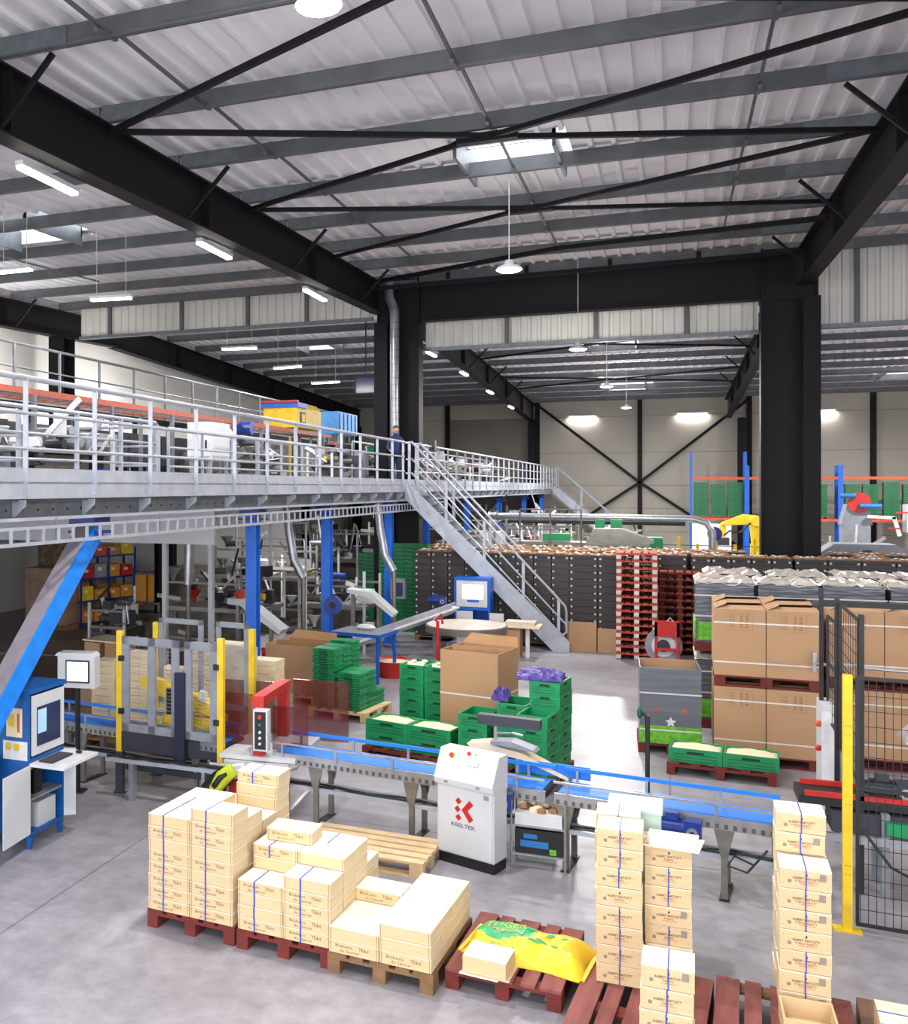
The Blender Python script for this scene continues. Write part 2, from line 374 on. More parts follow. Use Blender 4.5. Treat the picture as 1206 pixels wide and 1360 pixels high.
# rafters
def rafter(x, ya, yb, name, lab, d0, d1, w=.3):
    ys = [ya+(yb-ya)*k/6 for k in range(7)]; t = E(name, (x, ya, zr(ya)-1), lab, 'rafter', 'black roof rafters')
    M = Matrix.Translation((-x, -ya, -(zr(ya)-1))); mb = MB(M)
    def zt(y): return zr(y)-.24
    def zb(y): return zt(y)-(d0+(d1-d0)*(y-ya)/(yb-ya))
    for y0, y1 in zip(ys, ys[1:]):
        for xa, xb, za, zc in ((x-.015, x+.015, lambda y: zb(y)+.03, lambda y: zt(y)-.03), (x-w/2, x+w/2, zb, lambda y: zb(y)+.03), (x-w/2, x+w/2, lambda y: zt(y)-.03, zt)):
            vs = [(xx, y, z) for y, z in ((y0, za(y0)), (y0, zc(y0)), (y1, zc(y1)), (y1, za(y1))) for xx in (xa, xb)]
            mb.add(vs, [(0, 1, 3, 2), (2, 3, 5, 4), (4, 5, 7, 6), (6, 7, 1, 0), (0, 2, 4, 6), (1, 7, 5, 3)], BLACKSTEEL)
    mb.build('beam', t)
    for k in range(1, 6):
        y = ys[k]
        MB(M).box((x-w/2+.01, y-.01, zb(y)+.03), (x+w/2-.01, y+.01, zt(y)-.03), BLACKSTEEL).build('stiffener', t)
    return t
for x, s in ((XL, 'left wall'), (XM, 'left side of the middle bay'), (XR, 'right side of the middle bay'), (XF, 'far right bay')):
    rafter(x, -6, YC-.35 if x in (XM, XR) else YR, 'roof_rafter', 'black steel rafter along the %s, near half towards the camera' % s, .76, .76)
    rafter(x, YR if x not in (XM, XR) else YC+.5, YB-.3, 'roof_rafter', 'black steel rafter along the %s, far half behind the beam' % s, .66 if x in (XM,XR) else .8, .95)
for x, s in ((XL, 'left'), (XF, 'right')):
    for y in (YC+.2,):
        tag(hcol(MB(), x, y, .5 if s == 'left' else .4, .6, 0, zr(y)-1, BLACKSTEEL, 'y').build('side_column'), 'black column carrying the %s side rafter' % s, 'column')
for x, s in ((XL, 'at the left wall'), (XM, 'under the middle rafter beside the wall cross brace'), (XR+.6, 'hidden partly by the large right column'), (XF, 'at the right')):
    tag(hcol(MB(), x, YB-.75, .36, .6, 0, zr(YB)-1.2, BLACKSTEEL, 'y').build('end_column'), 'black steel column near the back wall, '+s, 'column', 'columns by the back wall')
# purlins
PY = [8.65+2.2*k for k in range(-6, 21)]
bays = [(XL, XM, 'left bay'), (XM, XR, 'middle bay'), (XR, XF, 'right bay'), (XF, 22, 'far right bay')]
for (a, b, bn) in bays:
    for k, y in enumerate(PY):
        if y > YB-1: continue
        if bn == 'far right bay' and y < 15: continue
        z = zr(y)-.24
        mb = MB(Matrix.Translation((-a, -y, -z))); e = .01
        zz = z+.235
        mb.box((a+e, y-.01, z), (b-e, y+.01, zz), PURL).box((a+e, y-.07, z), (b-e, y, z+.02), PURL).box((a+e, y, zz-.02), (b-e, y+.07, zz), PURL).box((a+e, y-.07, z), (a+e, y-.06, z+.04), PURL)
        o = mb.build('roof_purlin', loc=(a, y, z))
        n = k-6
        where = ('%s before the beam line' % ORD[min(25, sum(1 for q in PY if y < q < YC))]) if y < YC else ('%s beyond the beam line' % ORD[min(25, sum(1 for q in PY if YC < q < y))])
        tag(o, 'grey roof purlin, %s, %s' % (bn, where), 'purlin', 'roof purlins')
        if y < YC+3:
            for xx, s in ((a+.02, 1), (b-.02, -1)):
                x0, x1 = sorted((xx, xx+s*.95)); MB(Matrix.Translation((-a, -y, -z))).box((x0, y-.022, z-.008), (x1, y-.01, zz), GALV).build('lap_sleeve', o)
# knee braces from purlin to rafter flange
for X, sg, s in ((XM, 1, 'left rafter'), (XR, -1, 'right rafter'), (XL, 1, 'left wall rafter')):
    for k, y in enumerate([4.25, 8.65, 13.05, 17.45, 21.85]+([] if X == XL else [30.65, 35.05, 39.45, 43.85])):
        z0 = zr(y)-.97
        mb = MB().bar((X+sg*.1, y+.02, z0+.02), (X+sg*.78, y+.02, zr(y)-.26), .05, .05, BLACKSTEEL)
        tag(mb.build('knee_brace'), 'short black knee brace from purlin to the %s, %s' % (s, ('%s counting from the beam' % ORD[4-k]) if y < YC else '%s beyond the beam' % ORD[k-5]), 'brace', 'knee braces')
# plan bracing tubes
def brace_set(y0, tagw, nodes, z):
    i = 0
    for (ya, yb, yc) in nodes:
        for (p, q, side) in (((XM+.15, ya), (-2.25, yb), 'left half'), ((-2.25, yb), (XR-.15, yc), 'right half')):
            mb = MB().bar((p[0], p[1], zr(p[1])-.34), (q[0], q[1], zr(q[1])-.32), .065, .065, BLACKSTEEL)
            tag(mb.build('wind_brace'), 'black diagonal wind brace, %s, %s of %s' % (tagw, side, ['rod rising right', 'rod rising left'][i]), 'brace', 'wind brace tubes')
            i += 0
        i += 1
brace_set(0, 'nearest crossing', [(6.45, 8.65, 10.85), (10.85, 8.65, 6.45)], 0)
brace_set(0, 'crossing before the skylight', [(10.85, 13.05, 14.9), (15.25, 13.05, 10.85)], 0)
brace_set(0, 'crossing behind the skylight', [(15.25, 17.2, 18.9), (19.65, 17.2, 14.9)], 0)
brace_set(0, 'crossing far beyond the beam', [(33.0, 35.0, 37.0), (37.0, 35.0, 33.0)], 0)
brace_set(0, 'crossing farthest from the camera', [(42.0, 44.0, 46.0), (46.0, 44.0, 42.0)], 0)
for y, s in ((13.05, 'before the skylight'), (17.2, 'behind the skylight')):
    tag(MB().box((-2.65, y-.05, zr(y)-.4), (-1.85, y+.08, zr(y)-.28), BLACKSTEEL).build('brace_node'), 'black junction plate where the wind braces cross %s' % s, 'plate')
for i, (x, s) in enumerate(((-5.3, 'left'), (-2.2, 'middle'), (.98, 'right'))):
    mb = MB()
    ys = [y for y in PY if 3 < y < YC]
    for a, b in zip(ys, ys[1:]): mb.bar((x, a, zr(a)-.13), (x, b, zr(b)-.2), .035, .035, PURL).bar((x, b-.3, zr(b)-.27), (x, b+.1, zr(b)-.2), .045, .045, PURL)
    tag(mb.build('sag_rod'), 'thin grey sag rod line crossing the purlins, %s one of the middle bay' % s, 'rod', 'sag rods')
tag(MB().tube([(-13.2, 10, zr(10)-.35), (-12.6, 20, zr(20)-.33)], .02, GALV, 6).build('conduit'), 'thin steel conduit under the left bay roof', 'conduit')
# smoke curtains (ribbed hanging cladding)
def curtain(x0, x1, z0, y, nm, lab, studs):
    mb = ribwall(x0, x1, y, z0, zr(y)-.02, CURT, .24, .04)
    t = mb.build(nm); tag(t, None, None, None, 'structure')
    for sx in studs:
        q = MB().box((sx-.05, y-.09, z0), (sx+.05, y-.01, zr(y)-.05), PURL)
        tag(q.build('curtain_post'), 'grey stud on the ribbed hanging panel, %s' % lab(sx), 'post', 'studs on the hanging panels')
    q = MB().box((x0, y-.12, z0-.08), (x1, y+.04, z0), GALV)
    tag(q.build('curtain_rail'), 'grey bottom rail of the ribbed hanging panel %s' % nm.replace('trim_1', 'left of the black column').replace('trim_2', 'under the deep beam').replace('trim_3', 'right of the large column'), 'rail', 'bottom rails of the hanging panels')
curtain(-15.9, -7.1, 7.86, YC+.3, 'trim_1', lambda x: 'left bay, %s from the left wall' % {-14.9: 'first', -12.6: 'second', -10.6: 'third', -8.9: 'fourth'}[x], [-14.9, -12.6, -10.6, -8.9])
curtain(-5.8, 1.86, 7.05, YC+.65, 'trim_2', lambda x: 'middle bay, %s' % {-3.75: 'leftmost', -1.65: 'centre', .35: 'rightmost'}[x], [-3.75, -1.65, .35])
curtain(3.0, 22, 7.05, YC+.3, 'trim_3', lambda x: 'right bay, %s' % {3.75: 'beside the column', 5.9: 'farther right', 8.0: 'farthest right'}[x], [3.75, 5.9, 8.0])
# skylights
for a, b, c, d, lab in SKY:
    z0 = zr(c); z1 = zr(d); t = E('skylight', ((a+b)/2, (c+d)/2, zr((c+d)/2)), 'translucent '+lab, 'skylight', 'roof lights')
    M = Matrix.Translation((-(a+b)/2, -(c+d)/2, -zr((c+d)/2))); mb = MB(M)
    for xx in (a, b-.05): mb.add([(xx+u, y, zr(y)+w) for y in (c, d) for u in (0, .05) for w in (-.2, .22)], [(0, 1, 3, 2), (4, 6, 7, 5), (0, 4, 5, 1), (2, 3, 7, 6), (0, 2, 6, 4), (1, 5, 7, 3)], GALV)
    for yy in (c, d-.05): mb.box((a, yy, zr(yy)-.05), (b, yy+.05, zr(yy)+.2), WHITE)
    mb.build('curb', t)
    mb = MB(M); mb.add([(a, c, z0+.22), (b, c, z0+.22), (b, d, z1+.22), (a, d, z1+.22)], [(0, 1, 2, 3)], PANE); mb.build('pane', t)
    mb = MB(M); ym = (c+d)/2; mb.box((a, ym-.02, zr(ym)+.16), (b, ym+.02, zr(ym)+.2), ALU); mb.build('glazing_bar', t)
# ---------------------------------------------------------------- lamps
def highbay(x, y, z, lab, power):
    t = E('high_bay_lamp', (x, y, z), lab, 'lamp', 'hanging high-bay lamps')
    MB().tube([(0, 0, .1), (0, 0, zr(y)+.03-z)], .008, WSTRAP, 6).build('cable', t)
    MB().lathe([(0, .14), (.06, .14), (.08, .07), (.17, .045), (.2, .0), (.19, -.01)], (0, 0, 0), LGREY, 20).build('housing', t, smooth=True)
    MB().lathe([(.19, -.005), (.15, -.03), (0, -.04)], (0, 0, 0), GLOW, 20).build('lens', t, smooth=True)
    light('high_bay_light', 'AREA', (0, 0, -.06), power, .34, parent=t); light('high_bay_glow', 'POINT', (0, 0, -.2), power*.32, .35, parent=t)
for x, y, z, lab, p in [(-2.71, 7.67, 7.5, 'round glowing high-bay lamp at the top photo edge', LAMP_W), (-2.3, 15.3, 6.85, 'round glowing high-bay lamp hanging below the skylight', LAMP_W),
                        (-1.92, 22.9, 6.6, 'round glowing high-bay lamp just below the deep beam', LAMP_W), (-1.84, 32.2, 6.65, 'round high-bay lamp beyond the beam, larger of the far pair', LAMP_W*1.1),
                        (-1.66, 42.4, 6.75, 'round high-bay lamp on a long cord near the back wall', LAMP_W*1.2), (7.9, 14, 6.9, 'high-bay lamp in the right bay outside the photo', LAMP_W),
                        (7.9, 30, 6.8, 'high-bay lamp deep in the right bay', LAMP_W*.8), (9.8, 44, 6.75, 'high-bay lamp at the right photo edge near the back wall', LAMP_W),
                        (-2.5, 1.0, 7.3, 'high-bay lamp above the camera', LAMP_W*1.2), (4.0, 4.0, 7.3, 'high-bay lamp to the right of the camera', LAMP_W), (-8.5, 3.0, 7.3, 'high-bay lamp left of the camera', LAMP_W)]:
    highbay(x, y, z, lab, p*(3.6 if y > 25 else 1))
def tubelight(a, b, lab, power):
    a = Vector(a); b = Vector(b); c = (a+b)/2; d = b-a; t = E('tube_light', c, lab, 'light fitting', 'linear tube lights')
    t.rotation_euler.z = atan2(d.y, d.x); L = d.length/2
    MB().box((-L, -.06, 0), (L, .06, .06), LGREY).build('housing', t, bevel=.01)
    MB().box((-L+.02, -.05, -.035), (L-.02, .05, -.001), TGLOW).build('diffuser', t)
    if abs(a.x+7.02) > .1 and abs(a.x+6.62) > .1 and a.y < 50:
        for sx in (-L*.7, L*.7): MB().tube([(sx, 0, .05), (sx, 0, zr(c.y)+.03-c.z)], .006, WSTRAP, 5).build('hanger_wire', t)
    light('tube_lamp', 'AREA', (0, 0, -.06), power, .12, L*2, rot=(0, 0, pi/2), parent=t)
for a, b, lab in [((-7.02, 9.43, 7.22), (-7.02, 10.6, 7.26), 'long glowing tube light on the left rafter, nearest'), ((-7.02, 14.1, 7.42), (-7.02, 15.3, 7.46), 'long glowing tube light on the left rafter, second'),
                  ((-7.02, 19.0, 7.58), (-7.02, 20.3, 7.62), 'long glowing tube light on the left rafter, beside the column'),
                  ((-10.9, 17.0, 7.3), (-10.0, 17.1, 7.3), 'tube light in the left bay above the white guardrail'), ((-11.0, 14.2, 7.3), (-10.3, 14.2, 7.3), 'tube light at the left photo edge under the roof'),
                  ((-11.3, 24.1, 7.25), (-10.3, 24.2, 7.25), 'tube light left of the black column, nearest of three beyond the hanging panel'), ((-11.6, 28.6, 7.25), (-10.6, 28.4, 7.25), 'tube light left of the black column, middle of three beyond the hanging panel'),
                  ((-12.0, 33.2, 7.25), (-10.9, 33.1, 7.25), 'tube light left of the black column, farthest of three beyond the hanging panel'),
                  ((-6.62, 28.3, 7.5), (-6.62, 29.4, 7.47), 'tube light on the far rafter, first beyond the column'), ((-6.62, 33.3, 7.45), (-6.62, 34.4, 7.42), 'tube light on the far rafter, second beyond the column'),
                  ((-6.62, 38.5, 7.28), (-6.62, 39.7, 7.25), 'tube light on the far rafter, third beyond the column'), ((-6.62, 44, 7.1), (-6.62, 45.2, 7.08), 'tube light on the far rafter, farthest'),
                  ((-4.97, 53.93, 7.24), (-3.64, 53.93, 7.24), 'tube light on the back wall left of the centre post'), ((.35, 53.93, 7.25), (1.75, 53.93, 7.25), 'tube light on the back wall right of the centre post'),
                  ((6.5, 53.93, 7.24), (7.4, 53.93, 7.24), 'tube light on the back wall right of the large column')]:
    tubelight(a, b, lab, TUBE_W*(.3 if a[1] > 50 else 1))
# ================================================================== MEZZANINE
DK = 3.52                                    # deck top
def guardrail(p, q, z, posts, nm, lab, h=1.0, mids=(.34, .67), out=(1, 0), group=None, m=GALVL, post_w=.05, bracket=True, cat='guardrail', r=.024):
    p = Vector((p[0], p[1], 0)); q = Vector((q[0], q[1], 0)); d = (q-p); L = d.length; d.normalize()
    t = E(nm, (p.x, p.y, z), lab, cat, group); M = Matrix.Translation((-p.x, -p.y, -z))
    MB(M).tube([(p.x, p.y, z+h), (q.x, q.y, z+h)], r*1.15, m, 8).build('top_rail', t)
    for k in mids: MB(M).tube([(p.x, p.y, z+h*k), (q.x, q.y, z+h*k)], r*.8, m, 6).build('mid_rail', t)
    for s in posts:
        c = p+d*s; mb = MB(M); b = .06 if bracket else 0
        mb.bar((c.x, c.y, z-(.1 if bracket else 0)), (c.x, c.y, z+h), post_w, .014, m, up=(0, 1, 0) if abs(d.y) > .5 else (1, 0, 0))
        mb.build('post', t)
    return t
XE = -5.6
t = E('mezzanine_deck', (XE-5, 30, DK), 'long grey steel mezzanine floor on blue columns', 'platform')
M = Matrix.Translation((-(XE-5), -30, -DK))
MB(M).box((-17.0, 5, DK-.05), (XE-.04, 53, DK), GALV).build('deck_plate', t)
mb = MB(M).box((XE-.03, 5, DK-.1), (XE-.005, 53, DK+.16), GALVL).box((XE-.03, 5, DK-.13), (XE+.03, 53, DK-.1), GALVL).box((XE-.005, 5, DK+.03), (XE+.012, 53, DK+.06), GALVL); mb.build('toe_board', t)
mb = MB(M).box((XE-.16, 5, 3.2), (XE-.14, 53, DK-.13), GALV).box((XE-.22, 5, 3.18), (XE-.02, 53, 3.21), GALVL).box((XE-.22, 5, DK-.16), (XE-.06, 53, DK-.13), GALV)
for y in range(20, 212): mb.box((XE-.139, y*.25, 3.27), (XE-.136, y*.25+.03, 3.29), DARKHOLE) if y < 90 else None
mb.build('edge_beam', t)
for k in range(12):
    y = 6+k*4.0
    MB(M).box((-16.9, y-.06, 3.2), (XE-.23, y+.06, 3.46), GALV).build('joist', t)
ys = [7.6+1.18*k for k in range(12)]+[21.5]
ys2 = [22.7+1.2*k for k in range(26)]
t = guardrail((XE+.02, 5.2), (XE+.02, 21.6), DK, [y-5.2 for y in [6.42]+ys[:]], 'guardrail', 'light grey guardrail along the near mezzanine edge')
for y in [6.42]+ys:
    MB(Matrix.Translation((-XE-.02, -5.2, -DK))).prism([(XE-.13, DK-.32), (XE-.13, DK-.14), (XE+.02, DK-.14), (XE+.02, DK-.2)], y-.006, y+.006, GALVL).build('bracket', t)
t = guardrail((XE+.02, 22.6), (XE+.02, 53), DK, [y-22.6 for y in ys2], 'guardrail', 'light grey guardrail beyond the stair head, running to the back')
for y in ys2:
    MB(Matrix.Translation((-XE-.02, -22.6, -DK))).prism([(XE-.13, DK-.32), (XE-.13, DK-.14), (XE+.02, DK-.14), (XE+.02, DK-.2)], y-.006, y+.006, GALVL).build('bracket', t)
guardrail((-7.2, 6.5), (-7.2, 13.0), DK, [0, 1.1, 2.2, 3.3, 4.4, 5.5, 6.5], 'guardrail', 'grey inner guardrail right behind the near mezzanine edge', .95, bracket=False, post_w=.07)
guardrail((-7.3, 13.6), (-7.3, 20.5), DK, [0, 1.2, 2.4, 3.6, 4.8, 6.0, 6.9], 'guardrail', 'grey inner guardrail before the white hooded machine', .9, bracket=False)
guardrail((-8.2, 26), (-8.2, 50), DK, [k*1.5 for k in range(17)], 'guardrail', 'grey guardrail of the far mezzanine line behind the edge rail', 1.25, bracket=False)
guardrail((-7.2, 13.1), (-9.5, 13.1), DK, [0, .8, 1.6, 2.3], 'guardrail', 'short grey cross guardrail closing the inner walkway', .9, bracket=False, post_w=.09)
guardrail((-7.3, 9.8), (-9.9, 9.8), DK, [0, .9, 1.8, 2.6], 'guardrail', 'short grey cross guardrail near the left photo edge', .9, bracket=False, post_w=.09)
# cable ladder under the edge
t = E('cable_ladder', (XE+.03, 5, 2.97), 'long galvanized cable ladder hung below the mezzanine edge', 'cable tray')
M = Matrix.Translation((-XE-.03, -5, -2.97)); x = XE+.03
mb = MB(M).box((x-.01, 5, 2.95), (x+.01, 26, 2.985), GALVL).box((x-.01, 5, 3.1), (x+.01, 26, 3.13), GALVL); mb.build('side_rails', t)
for k in range(84): MB(M).box((x-.008, 5.1+k*.25, 2.98), (x+.008, 5.135+k*.25, 3.1), GALVL).build('rung', t)
for k in range(10): MB(M).tube([(x-.02, 6+k*2.1, 2.97), (x-.02, 6+k*2.1, 3.2)], .006, GALV, 5).build('hanger_rod', t)
# blue columns
for i, y in enumerate([7.1, 9.15, 13.65, 17.1, 21.4, 24.95, 30.5, 36.7, 43.3, 49.5]):
    s = .17; t = E('blue_column', (XE-.28, y, 0), 'blue steel mezzanine column, '+['at the left photo edge', 'short blue bracket above the raking prop', 'behind the yellow-posted cage', 'with the blue fan on it', 'with the grey wall box on it', 'just behind the stair head', 'seen between the stair rails', 'far, left of the steel pipes', 'far behind the pipes', 'farthest along the row'][i], 'column', 'blue mezzanine columns')
    z0 = 2.85 if i == 1 else 0
    mb = MB(); mb.box((-s/2, -s/2, z0), (s/2, -s/2+.02, 3.18), BLUE).box((-s/2, s/2-.02, z0), (s/2, s/2, 3.18), BLUE).box((-s/2+.02, -s/2+.02, z0), (s/2-.05, s/2-.02, 3.18), BLUE); mb.build('shaft', t)
    MB().box((-.16, -.16, 3.1), (.16, .16, 3.18), DBLUE).box((-.2, -.12, 3.0), (.2, .12, 3.03), DBLUE).build('head_plate', t)
    if i != 1: MB().box((-.15, -.15, 0), (.15, .15, .02), BLUE).build('base_plate', t)
tag(MB().bar((XE-.28, 9.15, 3.05), (XE-.28, 6.05, .0), .22, .16, mat('brace_grey_face', (150, 140, 150), .5)).bar((XE-.16, 9.15, 3.05), (XE-.16, 6.05, 0), .03, .2, mat('bright_blue_flange', (20, 140, 250), .4)).build('raking_prop'), 'raking blue and grey steel prop rising from the blue computer cabinet', 'prop')
# staircase
t = E('staircase', (-4, 21.9, 0), 'light grey steel staircase from mezzanine down to the floor', 'staircase')
M = Matrix.Translation((4, -21.9, 0)); X0, X1 = XE+.05, -2.2; Y0, Y1 = 21.55, 22.35; Z0 = DK
for y in (Y0, Y1):
    dz = .3
    MB(M).prism([(X0, Z0-.28), (X0, Z0+.03), (X0+.12, Z0+.03), (X1+.22, .22), (X1+.22, 0), (X1-.12, 0)], y-.012, y+.012, GALVL).build('stringer', t)
for k in range(17):
    f = (k+1)/18; x = X0+.1+(X1-X0)*f; z = Z0-(Z0)*f
    MB(M).box((x-.13, Y0+.02, z-.03), (x+.13, Y1-.02, z), GALV).build('tread', t)
for y, s in ((Y0, 'near'), (Y1, 'far')):
    for h, r in ((1.0, .026), (.62, .018), (.3, .018)):
        pts = [(X0+.02, y, Z0+h*.97), (X0+.15, y, Z0+h)]
        pts += [(X1-.15, y, h+.28), (X1+.13, y, h*.98), (X1+.16, y, h*.85)]
        if h == 1.0: pts += [(X1+.16, y, .42), (X1+.05, y, .33)]
        MB(M).tube(pts, r, GALVL, 8).build('handrail' if h == 1 else 'mid_rail', t, smooth=True)
    for f in (.0, .25, .5, .75, .97):
        x = X0+.1+(X1-X0)*f; z = Z0*(1-f)
        MB(M).box((x-.03, y-.01, max(z-.1, 0)), (x+.03, y+.01, z+1.0), GALVL).build('post', t)
t = E('staircase', (-2.5, 52.2, 0), 'distant grey staircase at the far end of the mezzanine', 'staircase')
M = Matrix.Translation((2.5, -52.2, 0))
for y in (51.8, 52.6):
    MB(M).prism([(XE, DK-.3), (XE, DK), (XE+.2, DK), (-1.6, .2), (-1.6, 0), (-2.0, 0)], y-.02, y+.02, GALVL).build('stringer', t)
    MB(M).tube([(XE, y, DK+1), (XE+.2, y, DK+1), (-1.7, y, 1.15), (-1.6, y, .9)], .03, GALVL, 6).build('handrail', t)
    for f in (0, .3, .6, .9): x = XE+.2+4*f; MB(M).box((x-.02, y-.02, DK*(1-f)-.1), (x+.02, y+.02, DK*(1-f)+1), GALVL).build('post', t)
for k in range(15): f = (k+1)/16; x = XE+.1+3.8*f; MB(M).box((x-.13, 51.8, DK*(1-f)-.03), (x+.13, 52.6, DK*(1-f)), GALV).build('tread', t)
# spiral duct on the black column
t = E('ventilation_duct', (-6.36, 23.55, DK), 'shiny spiral-seam duct running up the left black column', 'duct')
M = Matrix.Translation((6.36, -23.55, -DK)); SP = mat('spiral_duct_metal', (176, 178, 184), .3, .7, (130, 132, 138), 3, .6)
MB(M).tube([(-6.33, 23.55, DK), (-6.33, 23.55, 7.85), (-6.37, 23.55, 8.0), (-6.46, 23.55, 8.2), (-6.47, 23.55, 8.4), (-6.47, 23.6, 8.75)], .115, SP, 14).build('pipe', t, smooth=True)
for k in range(26): z = DK+.12+k*.17; MB(M).tube([(-6.33, 23.55, z), (-6.33, 23.55, z+.014)], .12, GALV, 14).build('seam_ring', t)
MB(M).tube([(-6.33, 23.55, DK), (-6.33, 23.55, DK+.3)], .125, GALV, 14).build('foot_collar', t)
# wall screens on the column / hanging
t = E('hanging_monitor', (-9.0, 30, 6.75), 'dark hanging screen left of the black column', 'screen')
MB().box((-.35, -.05, -.28), (.35, .0, .28), BLACK).build('case', t); MB().box((-.31, -.055, -.24), (.31, -.051, .24), SCREEND).build('display', t)
MB().tube([(0, -.02, .28), (0, -.02, zr(30)-6.75+.02)], .02, BLACK, 6).build('pole', t)
t = E('loudspeaker', (-5.58, 24.4, 4.55), 'small black loudspeaker on the right side of the black column', 'loudspeaker')
MB().box((-.06, -.1, -.13), (.09, .08, .13), DGREY).build('case', t, bevel=.01); MB().bar((-.25, 0, 0), (-.05, 0, 0), .03, .03, BLACK).build('bracket', t)
# person leaning on the mezzanine beside the duct
def person(x, y, z, h, rz, top, lower, lab, bend=.15):
    t = E('person', (x, y, z), lab, 'person', rz=rz); k = h/1.75
    me = bpy.data.meshes.new('body')
    J = [(0, 0, .95), (0, .02, 1.2), (0, bend*.6, 1.42), (0, bend, 1.52), (0, bend+.03, 1.62), (0, bend+.03, 1.7),
         (.18, bend*.6, 1.40), (.24, bend*.6+.06, 1.14), (.2, bend+.28, 1.05), (.18, bend+.36, 1.05),
         (-.18, bend*.6, 1.40), (-.25, bend*.6+.04, 1.14), (-.2, bend+.25, 1.03), (-.18, bend+.33, 1.03),
         (.1, 0, .9), (.11, .03, .5), (.11, 0, .08), (.11, .16, .03), (-.1, 0, .9), (-.11, .01, .5), (-.11, -.04, .08), (-.11, .12, .03)]
    R = [.15, .14, .15, .055, .085, .09, .065, .045, .035, .03, .065, .045, .035, .03, .095, .065, .045, .035, .095, .065, .045, .035]
    Ed = [(0, 1), (1, 2), (2, 3), (3, 4), (4, 5), (2, 6), (6, 7), (7, 8), (8, 9), (2, 10), (10, 11), (11, 12), (12, 13), (0, 14), (14, 15), (15, 16), (16, 17), (0, 18), (18, 19), (19, 20), (20, 21)]
    me.from_pydata([(a*k, b*k, c*k) for a, b, c in J], Ed, []); o = bpy.data.objects.new('body', me); COL.objects.link(o)
    o.modifiers.new('skin', 'SKIN'); o.modifiers.new('sub', 'SUBSURF').levels = 1; o.modifiers['sub'].render_levels = 2
    for i, v in enumerate(me.skin_vertices[0].data): v.radius = (R[i]*k, R[i]*k*.8)
    me.skin_vertices[0].data[0].use_root = True
    me.materials.append(top); o.parent = t
    for p in me.polygons: p.use_smooth = True
    MB().blob((0, (bend+.05)*k, 1.66*k), (.082*k, .095*k, .115*k), SKIN, 14).blob((0, (bend+.145)*k, 1.65*k), (.014, .02, .02), SKIN, 6).blob((-.085*k, (bend+.05)*k, 1.66*k), (.012, .02, .03), SKIN, 6).blob((.085*k, (bend+.05)*k, 1.66*k), (.012, .02, .03), SKIN, 6).build('head', t, smooth=True)
    MB().blob((0, (bend+.03)*k, 1.71*k), (.09*k, .1*k, .09*k), HAIR, 14).build('hair', t, smooth=True)
    for s in (-1, 1):
        mb = MB().blob((s*.18*k, (bend+.38)*k, 1.04*k), (.03, .045, .02), SKIN, 8)
        for f in range(4): mb.tube([(s*.18*k+(f-1.5)*.017, (bend+.41)*k, 1.04*k), (s*.18*k+(f-1.5)*.019, (bend+.45)*k, 1.035*k), (s*.18*k+(f-1.5)*.019, (bend+.47)*k, 1.015*k)], .008, SKIN, 6)
        mb.tube([(s*.155*k, (bend+.37)*k, 1.04*k), (s*.135*k, (bend+.41)*k, 1.03*k)], .009, SKIN, 6); mb.build('hand', t, smooth=True)
    mb = MB()
    for s in (-1, 1): mb.tube([(s*.1*k, 0, .97*k), (s*.11*k, .03*k, .5*k), (s*.11*k, 0, .08*k)], .1, lower, 10, rs=[.125*k, .085*k, .065*k])
    mb.tube([(0, 0, .86*k), (0, 0, 1.02*k)], .16*k, lower, 12); mb.build('trousers', t, smooth=True)
    return t
person(-6.15, 22.95, DK, 1.42, radians(200), NAVY, mat('dark_trousers', (34, 40, 66), .8), 'person in navy clothes leaning on the mezzanine by the duct')

# equipment on the mezzanine ------------------------------------------------
def machine(x0, y0, x1, y1, z0, z1, lab, col=LGREY, legm=ALU, legs=True, name='machine', hood=None, panels=3, group=None, rz=0, cat='machine', hopper=None, motor=False, top=None):
    cx, cy = (x0+x1)/2, (y0+y1)/2; w, d = x1-x0, y1-y0; t = E(name, (cx, cy, z0), lab, cat, group, rz); h = z1-z0
    lb = h*.42 if legs else 0
    MB().box((-w/2, -d/2, lb), (w/2, d/2, h), col, top=top).build('body', t, bevel=.01)
    if legs:
        for a in (-1, 1):
            for b in (-1, 1): MB().box((a*w/2-a*.06-.03, b*d/2-b*.06-.03, 0), (a*w/2-a*.06+.03, b*d/2-b*.06+.03, lb), legm).build('leg', t)
        MB().bar((-w/2+.06, -d/2+.06, lb*.35), (w/2-.06, -d/2+.06, lb*.35), .04, .04, legm).bar((w/2-.06, -d/2+.06, lb*.35), (w/2-.06, d/2-.06, lb*.35), .04, .04, legm).build('cross_rail', t)
    for k in range(panels):
        a = -w/2+w*(k+.08)/panels; b = -w/2+w*(k+.92)/panels
        MB().box((a, -d/2-.015, lb+.05), (b, -d/2-.002, h-.06), col).build('panel', t)
        MB().box((b-.08, -d/2-.035, lb+.2), (b-.05, -d/2-.016, min(lb+.35, h-.08)), BLACK).build('handle', t)
    for k in range(max(1, int(d/1.2))):
        dd = d/max(1, int(d/1.2)); a = -d/2+dd*k+.05; MB().box((w/2+.002, a, lb+.06), (w/2+.015, a+dd-.1, h-.06), col).build('side_panel', t)
    if hood: MB().prism([(-w/2, h), (w/2, h), (w*.3, h+hood), (-w*.3, h+hood)], -d*.35, d*.35, col).build('hood', t)
    if hopper: MB().lathe([(.1, 0), (.12, hopper*.4), (.4, hopper), (.36, hopper), (.08, hopper*.4)], (0, 0, h), STEEL, 12).build('hopper', t)
    if motor:
        MB().tube([(w/2+.02, -d*.2, lb*.9), (w/2+.4, -d*.2, lb*.9)], .09, DBLUE, 12).build('motor', t)
    return t
